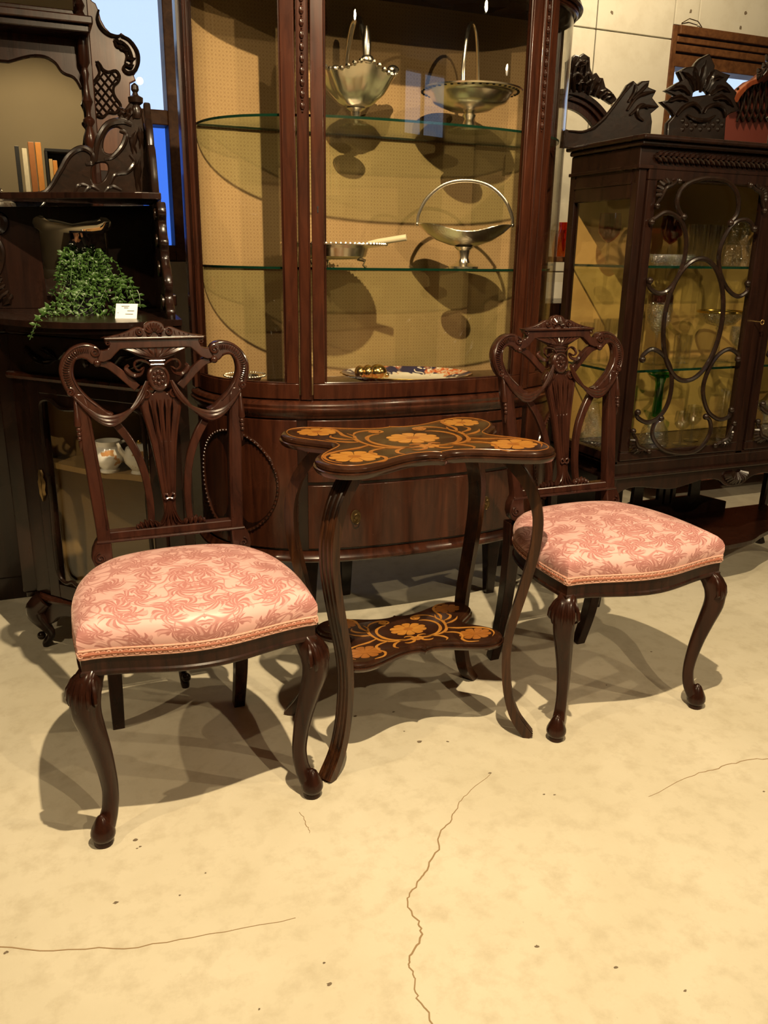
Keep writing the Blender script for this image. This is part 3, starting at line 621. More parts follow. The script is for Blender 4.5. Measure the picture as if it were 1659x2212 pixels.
# ================================================================ marquetry table
def make_table():
    t = thing('marquetry_table', 'dark two-tier occasional table with orange floral marquetry top', 'table', (0.757, 1.660, 0), math.radians(-0.4))
    q = [(0, -.186), (.010, -.174), (.030, -.168), (.060, -.171), (.095, -.184), (.135, -.207), (.175, -.229), (.212, -.240), (.247, -.232), (.273, -.207), (.286, -.168), (.285, -.128), (.272, -.092), (.250, -.060), (.226, -.032), (.208, -.010)]
    def outline(sx, sy):
        a = [(0, q[0][1])] + [(p[0], p[1]) for p in cat2(q[1:], 4)]
        a = [(x * sx, y * sy) for x, y in a]
        r = a + [(x, -y) for x, y in reversed(a)]
        r += [(-x, -y) for x, y in a[1:]] + [(-x, y) for x, y in reversed(a[1:])]
        out = []
        for p in r:
            if not out or math.hypot(p[0] - out[-1][0], p[1] - out[-1][1]) > 1e-4: out.append(p)
        return out
    def offs(P, d):
        n = len(P); r = []
        for k in range(n):
            a, b = P[k - 1], P[(k + 1) % n]; dx, dy = b[0] - a[0], b[1] - a[1]; l = math.hypot(dx, dy) or 1
            r.append((P[k][0] + dy / l * d, P[k][1] - dx / l * d))
        return r
    def board(name, sx, sy, z, th, mat):
        P = outline(sx, sy)
        prof = [(-.020, 0), (-.004, 0), (0, .25), (0, .42), (-.0045, .50), (-.003, .60), (-.004, .80), (-.009, .96), (-.013, 1.0)]
        m = MB(); rings = [[(x, y, z - th + th * k) for x, y in offs(P, d)] for d, k in prof]; o = m.loft(rings, caps=False)
        n = len(P)
        for ringi, rev in ((0, True), (len(rings) - 1, False)):
            tri = tessellate_polygon([[Vector((p[0], p[1], 0)) for p in rings[ringi]]])
            m.f += [tuple(i + ringi * n for i in f) for f in tri]
        return m.build(name, mat, t, smooth=35)
    ZT, ZS = .726, .256
    top = board('table_top', .945, .87, ZT, .026, 'table_top_wood'); shelf = board('lower_shelf', .725, .535, ZS, .022, 'table_top_wood')
    edge = lambda P, z, par: MB().tube([(x, y, z) for x, y in P], .0016, 5, closed=True, up=(0, 0, 1)).build('stringing_line', 'inlay_deep', par)
    for s in (-1, 1):
        for s2 in (-1, 1):
            dx, dy = .862 * s, .507 * s2
            rz_ = [(.195, .702), (.222, .682), (.262, .632), (.283, .575), (.287, .520), (.281, .462), (.262, .372), (.243, .290), (.236, .235), (.237, .175), (.246, .110), (.266, .050), (.302, 0.0)]
            P = cat([(dx * r, dy * r, z) for r, z in rz_], 4)
            pr = [(-1, .62), (-.72, .66), (-.60, .52), (-.44, .68), (-.16, .68), (0, .54), (.16, .68), (.44, .68), (.60, .52), (.72, .66), (1, .62), (1, -.62), (-1, -.62)]
            MB().tube(P, [.021, .0205, .0195, .0185, .0175, .0165, .016, .016, .0165, .018], prof=pr, up=(dx, dy, 0)).build('leg', 'table_wood', t, smooth=30)
    # marquetry, flush veneer pieces
    def inlay(par, z, S, sy, mats):
        put_ = lambda nm, pts, m, dz=.0005: MB().poly([(x * S, y * sy) for x, y in pts], z - .001, z + dz).build(nm, m, par, smooth=0)
        def flower(cx, cy, rx, ry, n, a0=0.0, m='inlay_light'):
            for k in range(n):
                a = a0 + 2 * PI * k / n; w_ = PI / n * .93
                pts = [(cx, cy)] + [(cx + rx * r * math.cos(b), cy + ry * r * math.sin(b)) for r, b in ((.80, a - w_), (.93, a - w_ * .8), (.985, a - w_ * .45), (1.0, a), (.985, a + w_ * .45), (.93, a + w_ * .8), (.80, a + w_))]
                put_('petal', pts, m)
            put_('flower_heart', [(cx + rx * .26 * math.cos(2 * PI * k / 14), cy + ry * .26 * math.sin(2 * PI * k / 14)) for k in range(14)], 'inlay_deep', .0008)
        flower(0, .006, .066, .058, 10, .2, mats[0])
        for s in (-1, 1):
            flower(.198 * s, -.138, .058, .052, 9, .3, mats[1]); flower(.198 * s, .150, .050, .046, 9, 0, mats[1])
            R_ = lambda pts, w_, m=mats[2], nm='scroll': put_(nm, strip(cat2([(x * s, y) for x, y in pts], 6), w_), m, .0007)
            R_([(.004, -.088), (.040, -.090), (.078, -.074), (.104, -.040), (.113, .004), (.104, .044), (.082, .068), (.062, .074)], [.006, .012, .010, .013, .008, .011, .007, .002])
            R_([(.030, -.086), (.075, -.088), (.115, -.064), (.132, -.020), (.138, .030), (.128, .070), (.135, .105)], [.003, .008, .012, .008, .012, .007, .002])
            R_([(.100, -.078), (.130, -.088), (.150, -.108), (.150, -.140), (.138, -.168), (.150, -.196), (.185, -.208)], [.002, .008, .010, .006, .010, .006, .001])
            R_([(.132, -.040), (.165, -.060), (.205, -.072), (.240, -.092), (.262, -.120), (.262, -.158), (.243, -.188)], [.004, .012, .008, .011, .008, .005, .001])
            R_([(.136, .040), (.150, .085), (.148, .125), (.152, .170), (.180, .205), (.212, .206)], [.003, .011, .008, .010, .007, .001])
            R_([(.128, .078), (.110, .110), (.078, .125), (.050, .118), (.044, .098), (.060, .088), (.074, .098)], [.002, .008, .011, .008, .007, .006, .003])
            flower(.064, .107, .015, .013, 6, 0, mats[2]) if s > 0 else flower(-.064, .107, .015, .013, 6, 0, mats[2])
            R_([(.138, .0), (.165, .010), (.190, .030), (.205, .055)], [.002, .012, .008, .001], mats[2], 'leaf')
            R_([(.140, .03), (.170, .048), (.185, .075), (.178, .098)], [.002, .011, .008, .001], mats[2], 'leaf')
            R_([(.060, -.092), (.085, -.110), (.095, -.135), (.085, -.152)], [.002, .011, .008, .001], mats[2], 'leaf')
            R_([(.006, -.096), (.020, -.116), (.040, -.122), (.052, -.114)], [.004, .010, .007, .001], mats[2], 'leaf')
            R_([(.004, -.082), (.014, -.066), (.030, -.062), (.040, -.068)], [.004, .009, .006, .001], mats[2], 'leaf')
        flower(0, -.092, .026, .018, 8, 0, mats[0])
    inlay(top, ZT, .935, .885, ('inlay_light', 'inlay_light', 'inlay_deep')); inlay(shelf, ZS, .71, .54, ('inlay_light', 'inlay_deep', 'inlay_light'))
    P = offs(outline(.945, .87), -.017); edge(P, ZT - .0006, top)
make_table()
# ================================================================ bow-fronted display cabinet
BCX, BA, BB, BN, BYB = 1.04, .60, .40, 2.6, 2.60
def _pb(p):
    co, si = math.cos(p), math.sin(p)
    return BCX - BA * math.copysign(abs(co) ** (2 / BN), co), BYB - BB * abs(si) ** (2 / BN)
def cpt(p, off=0.0):
    a, b = _pb(max(p - 2e-3, 1e-4)), _pb(min(p + 2e-3, PI - 1e-4)); dx, dy = b[0] - a[0], b[1] - a[1]; l = math.hypot(dx, dy)
    x, y = _pb(p); return x + dy / l * off, y - dx / l * off
def phis(p0, p1):
    n = max(2, int(abs(p1 - p0) / .035)); r = []
    for k in range(n + 1):
        r.append(p0 + (p1 - p0) * k / n)
    for e, d in ((p0, 1), (p1, -1)):      # the ends bend tightly: sample them closer
        if min(e, PI - e) < .06: r += [e + d * q for q in (.004, .012, .022)]
    return sorted(r)
def csweep(m, p0, p1, prof):
    rings = []
    for p in phis(p0, p1): rings.append([(*cpt(p, o), z) for o, z in prof])
    return m.loft(rings)
def rectp(o0, o1, z0, z1): return [(o0, z0), (o1, z0), (o1, z1), (o0, z1)]
def fullplan(off): return [cpt(p, off) for p in phis(.0, PI)]
def xat(u, y, z):
    lo, hi = -200.0, 2400.0
    for _ in range(40):
        m = (lo + hi) / 2
        if B(u, m, y).z > z: lo = m
        else: hi = m
    return B(u, lo, y).x
bc = thing('bow_front_cabinet', 'tall mahogany bow-fronted display cabinet with curved glass and silver inside', 'cabinet', (BCX, 2.40, 0))
def bcp(name, mat, fn, par=None, **kw): m = MB(); fn(m); return m.build(name, mat, par or bc, world=True, **kw)
ZB, ZW, ZF, ZT_ = .245, .675, .735, 1.822
for x, y in ((.715, 2.335), (1.365, 2.335), (.555, 2.555), (1.525, 2.555), (.891, 2.49)):
    bcp('leg', 'mahogany_dark', lambda m: m.loft([[(x + a * s, y + b * s, z) for a, b in ((-1, -1), (1, -1), (1, 1), (-1, 1))] for s, z in ((.015, 0), (.020, .12), (.027, .24))]), smooth=0, bevel=.003)
body = bcp('lower_carcass', 'mahogany_dark', lambda m: csweep(m, .0, PI, rectp(-.02, 0, ZB, ZW)))
bcp('base_board', 'mahogany_dark', lambda m: m.poly(fullplan(-.005), ZB - .005, ZB + .012), smooth=0)
bcp('base_moulding', 'mahogany_red', lambda m: csweep(m, .0, PI, [(-.01, ZB - .012), (.010, ZB - .012), (.016, ZB - .006), (.016, ZB + .002), (.009, ZB + .010), (.006, ZB + .022), (-.01, ZB + .022)]))
bcp('waist_moulding', 'mahogany_red', lambda m: csweep(m, .0, PI, [(-.01, ZW - .006), (.006, ZW - .006), (.010, ZW + .004), (.018, ZW + .012), (.020, ZW + .020), (.015, ZW + .024), (.017, ZW + .032), (.012, ZW + .040), (.004, ZW + .044), (-.01, ZW + .044)]))
bcp('lower_back', 'mahogany_dark', lambda m: m.bx(.45, 1.63, 2.585, 2.60, ZB, ZW + .04), smooth=0)
def panel_door(p0, p1, c0, dphi):
    d = bcp('cupboard_door', 'mahogany_red', lambda m: csweep(m, p0, p1, rectp(-.002, .006, ZB + .030, ZW - .012)), bevel=.0015)
    # oval panel outlined by a beaded moulding
    zc, rz = .468, .155
    pts = [(c0 + dphi * math.cos(2 * PI * k / 72), zc + rz * math.sin(2 * PI * k / 72)) for k in range(72)]
    bcp('oval_panel', 'mahogany_dark', lambda m: m.add([(*cpt(c0, .0068), zc)] + [(*cpt(p, .0068), z) for p, z in pts], [(0, i + 1, (i + 1) % 72 + 1) for i in range(72)]), d)
    bcp('oval_moulding', 'mahogany', lambda m: m.tube([(*cpt(p, .008), z) for p, z in pts], .0045, 6, closed=True), d)
    def beads(m):
        for p, z in pts: m.ball((*cpt(p, .012), z), .0042, 6)
    bcp('bead_row', 'mahogany', beads, d)
    return d
panel_door(.06, .985, .50, .36)
panel_door(PI - .985, PI - .06, PI - .50, .36)
for z0, z1 in ((ZB + .030, .470), (.480, .625), (.632, ZW - .012)):
    if z1 - z0 < .06:
        bcp('frieze_rail', 'mahogany_red', lambda m: csweep(m, 1.045, PI - 1.045, rectp(-.002, .005, z0, z1)), bevel=.0015); continue
    dr = bcp('drawer', 'mahogany_red', lambda m: csweep(m, 1.045, PI - 1.045, rectp(-.002, .006, z0, z1)), bevel=.0015)
    for ph in (1.30, PI - 1.30):
        if z0 > .4 and False: continue
        c = cpt(ph, .008); zz = (z0 + z1) / 2
        m = MB().lathe([(.001, 0), (.015, 0), (.016, .002), (.012, .004), (.006, .003), (.005, .008), (.001, .009)], 18, (0, 0, 0), 1.0, 1.35).map(lambda x, y, z: (c[0] + x, c[1] - z, zz + y))
        pl = m.build('handle_plate', 'brass_dark', dr, world=True)
        MB().tube([(c[0] + .010 * math.cos(a), c[1] - .011, zz - .004 + .015 * math.sin(a)) for a in [2 * PI * k / 18 for k in range(18)]], .0017, 6, closed=True).build('ring_pull', 'brass_dark', pl, world=True)
c = cpt(1.012, .010); MB().ball((c[0], c[1], .640), .006, 8, 1.6, .8, .8).build('catch', 'brass_dark', bc, world=True)
# ---- glazed upper stage
bcp('cabinet_floor', 'mahogany', lambda m: m.poly(fullplan(-.004), ZF - .016, ZF), smooth=0)
bcp('cabinet_top', 'mahogany_dark', lambda m: m.poly(fullplan(-.004), ZT_ + .01, ZT_ + .025), smooth=0)
bcp('back_lining', 'tan_lining', lambda m: m.bx(.452, 1.622, 2.578, 2.590, ZF, ZT_ + .01), smooth=0)
bcp('cornice', 'mahogany', lambda m: csweep(m, .0, PI, [(-.02, ZT_ - .004), (.004, ZT_ - .004), (.010, ZT_ + .002), (.010, ZT_ + .010), (.004, ZT_ + .014), (.005, ZT_ + .050), (.016, ZT_ + .064), (.030, ZT_ + .072), (.030, ZT_ + .082), (-.02, ZT_ + .082)]))
bcp('cornice_bead', 'mahogany_dark', lambda m: m.tube([(*cpt(p, .009), ZT_ - .002) for p in phis(0, PI)], .006, 8))
A0, A1, D0, D1, E0, E1 = .925, 1.002, 1.010, 1.074, 1.082, 1.146
def rails(nm, p0, p1, glass_p0, glass_p1):
    """a glazed frame: two stiles, two rails, curved pane, inner bead"""
    fr = bcp(nm, 'mahogany_red', lambda m: csweep(m, p0, p1, rectp(-.022, .002, ZF - .012, ZF + .032)), bevel=.002)
    bcp('rail', 'mahogany_red', lambda m: csweep(m, p0, p1, rectp(-.022, .002, ZT_ - .016, ZT_)), fr, bevel=.002)
    for a, b in ((p0, glass_p0), (glass_p1, p1)):
        if abs(b - a) > .01: bcp('stile', 'mahogany_red', lambda m: csweep(m, a, b, rectp(-.022, .002, ZF + .032, ZT_ - .016)), fr, bevel=.002)
    g0, g1 = ZF + .032, ZT_ - .016
    bcp('curved_pane', 'pane_glass', lambda m: csweep(m, glass_p0, glass_p1, rectp(-.0135, -.0105, g0, g1)), fr)
    def bead(m):
        e = .006
        for z in (g0 + .002, g1 - .002): m.tube([(*cpt(p, -.003), z) for p in phis(glass_p0, glass_p1)], .0028, 6)
        for p in (glass_p0 + e, glass_p1 - e): m.tube([(*cpt(p, -.003), g0), (*cpt(p, -.003), g1)], .0028, 6)
    bcp('glazing_bead', 'mahogany', bead, fr)
    return fr
rails('side_frame', .05, A1, .11, A0)
door = rails('curved_door', E0, PI - E0, E1, PI - E1)
rails('side_frame', PI - A1, PI - .05, PI - A0, PI - .11)
for s in (0, 1):
    f = (lambda p: p) if not s else (lambda p: PI - p)
    bcp('back_post', 'mahogany', lambda m: csweep(m, min(f(.0), f(.05)), max(f(0.), f(.05)), rectp(-.03, .012, ZF - .012, ZT_)))
    po = bcp('pilaster', 'mahogany_red', lambda m: csweep(m, min(f(D0), f(D1)), max(f(D0), f(D1)), rectp(-.03, .006, ZF - .014, ZT_)), bevel=.003)
    mid = f((D0 + D1) / 2)
    def chain(m):
        z = ZT_ - .02
        while z > 1.47:
            m.ball((*cpt(mid, .008), z), .0062, 8, 1, .8, 1.7); m.ball((*cpt(mid, .008), z - .0135), .0028, 6); z -= .027
    bcp('husk_chain', 'mahogany', chain, po)
    bcp('pilaster_bead', 'mahogany', lambda m: [m.tube([(*cpt(f(q), .007), ZF), (*cpt(f(q), .007), ZT_ - .01)], .0022, 6) for q in (D0 + .006, D1 - .006)], po)
c = cpt((E0 + E1) / 2, .0025); zk = 1.232
MB().poly([(.0022 * math.cos(a), .0030 + .0032 * math.sin(a)) for a in [PI * 1.35 - k * PI * 1.7 / 9 for k in range(10)]] + [(.0018, -.010), (-.0018, -.010)], 0, .0012, lambda x, y, z: (c[0] + x, c[1] - z, zk + y)).build('keyhole', 'box_and_hole_black', door, world=True, smooth=0)
for z in (1.464, 1.082):
    g = bcp('glass_shelf', 'shelf_glass', lambda m: m.poly(fullplan(-.030), z - .006, z), smooth=0)
    bcp('shelf_front_edge', 'shelf_edge', lambda m: csweep(m, .02, PI - .02, rectp(-.0300, -.0288, z - .0062, z + .0002)), g)
    bcp('shelf_back_edge', 'shelf_edge', lambda m: m.bx(.475, 1.60, 2.566, 2.569, z - .006, z), g, smooth=0)

# ---- silver and china inside it
S1, S2, S3 = 1.464, 1.082, ZF
def item(name, label, cat, u, y, z, rz=0.0, group=None): return thing(name, label, cat, (xat(u, y, z), y, z), rz, group)
# lobed silver basket, upper shelf
t = item('silver_basket', 'silver basket with cartouche rim and upright handle on upper glass shelf', 'basket', 768, 2.43, S1, math.radians(0))
MB().lathe([(.002, 0), (.046, 0), (.048, .004), (.036, .010), (.020, .018), (.013, .030), (.015, .040), (.030, .048)], 24).build('foot', 'silver', t)
wv = lambda j, r, z: .07 * math.cos(j * 2 * PI * 8) * min(1, r / .1)
rimz = lambda a: .010 * math.cos(4 * a)
def bowl(m, prof, n=48, sx=1.0, sy=1.0, rip=8, amp=.06, zamp=.012, zf=4):
    R0 = max(r for r, z in prof)
    rings = [[(r * sx * math.cos(a) * (1 + amp * math.cos(rip * a) * r / R0), r * sy * math.sin(a) * (1 + amp * math.cos(rip * a) * r / R0), z + zamp * math.cos(zf * a) * (r / R0) ** 2) for a in [2 * PI * j / n for j in range(n)]] for r, z in prof]
    return m.loft(rings, True)
bowl(MB(), [(.012, .045), (.050, .058), (.085, .088), (.108, .125), (.118, .140), (.115, .141), (.105, .127), (.082, .092), (.048, .063), (.005, .050)], sx=1.0, sy=.8).build('bowl', 'silver', t)
for k in range(8):
    a = 2 * PI * k / 8 + PI / 8 * 0
    x, y = .114 * math.cos(a), .091 * math.sin(a); z = .145 + .012 * math.cos(4 * a)
    MB().ball((x, y, z), .019 if k % 2 == 0 else .013, 12, 1, .55, .7).build('cartouche', 'silver_chased', t)
q = MB()
for k in range(40):
    a = 2 * PI * k / 40; q.ball((.116 * math.cos(a), .092 * math.sin(a), .143 + .012 * math.cos(4 * a)), .0075, 6)
q.build('rim_ornament', 'silver_chased', t)
MB().tube(cat([(0, -.085, .145), (0, -.07, .20), (0, -.03, .262), (0, 0, .275), (0, .03, .262), (0, .07, .20), (0, .085, .145)], 5), [.006, .0075, .009, .007, .009, .0075, .006], 10, 1).build('handle', 'silver', t)
MB().lathe([(.002, .16), (.012, .165), (.0135, .19), (.010, .225), (.004, .24)], 14, (0, -.082, 0)).build('handle_boss', 'silver', t)
# pierced compote, upper shelf
t = item('silver_compote', 'wide silver compote with pierced border and tall handle on upper glass shelf', 'compote', 1012, 2.37, S1, 0)
MB().lathe([(.002, 0), (.062, 0), (.064, .005), (.045, .012), (.020, .020), (.014, .034), (.020, .046), (.012, .056)], 28).build('foot', 'silver', t)
MB().lathe([(.004, .052), (.060, .060), (.105, .078), (.118, .098), (.128, .106), (.150, .108), (.152, .112), (.128, .111), (.115, .102), (.100, .083), (.056, .065), (.003, .058)], 40).build('bowl', 'silver', t)
q = MB()
for k in range(44): a = 2 * PI * k / 44; q.ball((.139 * math.cos(a), .139 * math.sin(a), .108), .0055, 6, 1, 1, .6)
q.build('border_holes', 'box_and_hole_black', t)
MB().tube(cat([(-.068, -.085, .112), (-.064, -.078, .17), (-.038, -.045, .255), (0, .0, .285), (.038, .045, .255), (.064, .078, .17), (.068, .085, .112)], 5), [.004, .0035, .003, .0035, .004], 8, 1.6).build('handle', 'silver', t)
# boat-shaped swing handled basket, middle shelf
t = item('silver_basket', 'boat-shaped silver basket with swing handle on middle glass shelf', 'basket', 1000, 2.36, S2, math.radians(-22))
MB().lathe([(.002, 0), (.046, 0), (.047, .005), (.034, .010), (.021, .016), (.0155, .030), (.019, .052), (.030, .062), (.012, .064)], 28).build('foot', 'silver', t)
def boat(m):
    n = 56; prof = [(.05, .060), (.30, .066), (.58, .078), (.82, .097), (1.0, .116), (.985, .118), (.80, .101), (.55, .083), (.28, .070), (.03, .064)]
    rings = []
    for k, z in prof:
        ring = []
        for j in range(n):
            a = 2 * PI * j / n; sx = .138 * (1 + .05 * math.cos(2 * a)); x = k * sx * math.copysign(abs(math.cos(a)) ** .9, math.cos(a)); y = k * .078 * math.sin(a)
            ring.append((x, y, z + k ** 3 * (.010 * abs(math.cos(a)) ** 6 - .012 * abs(math.sin(a)) ** 6 + .008 * math.sin(2 * a) ** 2)))
        rings.append(ring)
    m.loft(rings, True)
q = MB(); boat(q); q.build('bowl', 'silver_chased', t)
MB().tube(cat([(-.144, 0, .128), (-.140, 0, .155), (-.115, 0, .200), (-.065, 0, .238), (0, 0, .250), (.065, 0, .238), (.115, 0, .200), (.140, 0, .155), (.144, 0, .128)], 5), .0028, 8, 1.8).build('swing_handle', 'silver', t)
q = MB()
for s in (-1, 1): q.ball((.144 * s, 0, .126), .0065, 8)
q.build('hinge_knobs', 'silver', t)
# crumb dish with ivory handle
t = item('silver_dish', 'round footed silver dish with ivory handle on middle glass shelf', 'dish', 722, 2.36, S2, math.radians(-22))
MB().lathe([(.004, .020), (.075, .022), (.092, .030), (.098, .052), (.150, .060), (.152, .063), (.098, .057), (.088, .036), (.002, .026)], 44).build('bowl', 'silver', t)
q = MB()
for k in range(72): a = 2 * PI * k / 72; q.ball((.150 * math.cos(a), .150 * math.sin(a), .0635), .0042, 6)
q.build('bead_rim', 'silver_chased', t)
for k in range(3):
    a = 2 * PI * k / 3 - .25; MB().tube([(.070 * math.cos(a), .070 * math.sin(a), .024), (.092 * math.cos(a), .092 * math.sin(a), .018), (.086 * math.cos(a), .086 * math.sin(a), .006), (.096 * math.cos(a), .096 * math.sin(a), .0)], [.006, .005, .003, .005], 8).build('foot', 'silver', t)
MB().tube([(.098, -.02, .066), (.125, -.024, .070), (.205, -.036, .083)], [.0055, .0085, .0090], 12).build('ivory_handle', 'ivory', t)
# Imari style platter
def imari():
    m, nt = newmat('imari'); o = nd(nt, 'ShaderNodeSeparateXYZ', tco(nt)); X, Y, Zc = o.outputs
    rr = mth(nt, 'SQRT', mth(nt, 'ADD', mth(nt, 'POWER', mth(nt, 'DIVIDE', X, .205), 2.0), mth(nt, 'POWER', mth(nt, 'DIVIDE', Y, .150), 2.0)))
    n1 = noise(nt, tco(nt), 26, 2, .5, .8); n2 = noise(nt, tco(nt), 55, 3, .6, 1.2); n3 = noise(nt, tco(nt), 11, 1)
    edge = mth(nt, 'ADD', rr, mth(nt, 'MULTIPLY', mth(nt, 'SUBTRACT', n1, .5), .5))
    inr = ramp(nt, edge, [(.70, (0, 0, 0)), (.73, (1, 1, 1))])
    flo = mixc(nt, ramp(nt, n2, [(.48, (0, 0, 0)), (.52, (1, 1, 1))]), (.62, .13, .035), (.75, .50, .30))
    flo = mixc(nt, ramp(nt, n3, [(.50, (0, 0, 0)), (.54, (1, 1, 1))]), flo, (.018, .020, .075))
    flo = mixc(nt, ramp(nt, n1, [(.60, (0, 0, 0)), (.62, (1, 1, 1))]), flo, (.78, .70, .56))
    finish(nt, princ(nt, base=mixc(nt, inr, (.80, .74, .60), flo), roughness=.18, coat_weight=.5))
imari()
t = item('oval_platter', 'oval china platter with orange and navy floral border on cabinet floor', 'platter', 878, 2.38, S3, math.radians(-18))
bowl(MB(), [(.004, .003), (.120, .004), (.140, .008), (.175, .018), (.205, .030), (.204, .033), (.172, .022), (.136, .012), (.118, .008), (.003, .007)], 72, 1.0, .73, 24, .012, .0, 2).build('dish', 'imari', t)
MB().tube([(.205 * math.cos(a) * (1 + .012 * math.cos(24 * a)), .150 * math.sin(a) * (1 + .012 * math.cos(24 * a)), .0315) for a in [2 * PI * k / 72 for k in range(72)]], .0018, 5, closed=True).build('gilt_edge', 'gilt_rim', t)
t = item('lobed_brass_box', 'gold-toned lobed metal box lying on the oval platter', 'box', 803, 2.335, S3 + .022, math.radians(-12))
for k, (x, r) in enumerate(((-.036, .021), (-.012, .023), (.018, .0245))): MB().ball((x, 0, .022), r, 18, .80 if k < 2 else 1.15, 1.1, .98).build('lobe', 'brass', t)
MB().ball((.046, 0, .012), .008, 8).build('knob', 'brass', t)
t = item('silver_coaster', 'small silver coaster with beaded rim at cabinet end behind chair', 'coaster', 530, 2.44, S3, 0)
MB().lathe([(.002, .002), (.044, .002), (.047, .010), (.044, .018), (.050, .030), (.060, .034), (.060, .037), (.048, .033), (.040, .018), (.002, .008)], 36).build('body', 'silver', t)
q = MB()
for k in range(48): a = 2 * PI * k / 48; q.ball((.060 * math.cos(a), .060 * math.sin(a), .036), .0036, 6)
q.build('bead_rim', 'silver_chased', t)
# price ticket on the side of the upper shelf
t = item('price_ticket', 'small white price ticket on upper shelf of the bow cabinet', 'tag', 1178, 2.46, S1 - .001, math.radians(-30))
MB().bx(-.013, .013, -.0008, .0008, .0, .030).build('ticket_card', 'card', t, smooth=0)
MB().bx(-.008, .008, -.0012, -.0008, .010, .013).build('print_line', 'ink', t, smooth=0)
# ================================================================ cabinet with looped glazing
YR, XR0, XR1, YRB = 2.087, 1.638, 2.692, 2.430
rc = thing('glazed_cabinet', 'dark carved cabinet with looped oval glazing bars full of glassware', 'cabinet', ((XR0 + XR1) / 2, (YR + YRB) / 2, 0))
def rcp(name, mat, fn, par=None, **kw): m = MB(); fn(m); return m.build(name, mat, par or rc, world=True, **kw)
DK = 'mahogany_dark'
def bxs(name, mat, *a, par=None, bevel=.003): return rcp(name, mat, lambda m: m.bx(*a), par, smooth=0, bevel=bevel)
XC = (XR0 + XR1) / 2
bxs('top_board', DK, XR0 - .020, XR1 + .035, YR - .035, YRB + .01, 1.438, 1.452, bevel=.005)
bxs('top_moulding', DK, XR0 - .010, XR1 + .018, YR - .018, YRB, 1.424, 1.438, bevel=.005)
bxs('frieze', DK, XR0, XR1, YR + .004, YRB, 1.372, 1.424)
bxs('frieze_fillet', DK, XR0 - .008, XR1 + .008, YR - .008, YRB, 1.364, 1.374, bevel=.002)
q = MB(); x = XR0 + .05
while x < XR1 - .05:      # carved running foliage of the frieze
    for s in (-1, 1): leafpath(q, [(x, 1.399), (x + .012, 1.399 + .006 * s), (x + .026, 1.399 + .017 * s)], .0055, .008, lambda a, b, d: (a, YR - .001 - d, b), lobes=2)
    x += .0195
q.build('carved_foliage', DK, rc, world=True)
bxs('bottom_board', DK, XR0, XR1, YR, YRB, .488, .502)
bxs('bottom_rail', DK, XR0, XR1, YR, YR + .03, .452, .490)
bxs('bottom_moulding', DK, XR0 - .012, XR1 + .012, YR - .014, YRB, .444, .456, bevel=.004)
bxs('back_lining', 'gold_lining', XR0 + .01, XR1 - .01, YRB - .014, YRB, .502, 1.372)
for x0, x1 in ((XR0, XR0 + .028), (XC - .016, XC + .016), (XR1 - .028, XR1)): bxs('front_stile', DK, x0, x1, YR, YR + .03, .490, 1.372)
for x0, x1 in ((XR0, XR0 + .024), (XR1 - .024, XR1)):
    bxs('rear_stile', DK, x0, x1, YRB - .03, YRB, .490, 1.372)
    bxs('side_rail', DK, x0, x1, YR + .03, YRB - .03, .490, .525); bxs('side_rail', DK, x0, x1, YR + .03, YRB - .03, 1.285, 1.372)
    g0 = x0 + .009; rcp('side_pane', 'pane_glass', lambda m: m.bx(g0, g0 + .003, YR + .03, YRB - .03, .525, 1.285), smooth=0)
    bxs('side_bead', DK, x0 - .003, x0 + .003, YR + .03, YRB - .03, 1.325, 1.333, bevel=.001)
# doors with bent glazing bars
LOOPS = {
 'top': [(1473, 469), (1463, 452), (1461, 430), (1470, 409), (1487, 395), (1516, 386), (1545, 386), (1569, 393), (1586, 410), (1593, 432), (1590, 462), (1574, 482)],
 'ml': [(1404, 480), (1414, 471), (1435, 459), (1457, 466), (1473, 485), (1480, 518), (1476, 560), (1462, 598), (1440, 627), (1419, 633), (1401, 621), (1400, 606)],
 'mr': [(1625, 495), (1620, 482), (1608, 475), (1586, 480), (1566, 506), (1552, 543), (1552, 581), (1562, 612), (1578, 633), (1595, 640), (1612, 628), (1611, 612)],
 'll': [(1384, 776), (1388, 766), (1406, 754), (1428, 764), (1445, 791), (1449, 829), (1441, 870), (1423, 899), (1398, 912), (1376, 902), (1374, 890)],
 'lr': [(1590, 775), (1592, 765), (1574, 754), (1551, 765), (1532, 791), (1518, 829), (1518, 860), (1529, 890), (1551, 905), (1571, 900), (1576, 884)],
 'bot': [(1424, 903), (1411, 917), (1407, 940), (1419, 961), (1439, 974), (1471, 979), (1499, 974), (1521, 955), (1533, 929), (1531, 907), (1521, 899)],
}
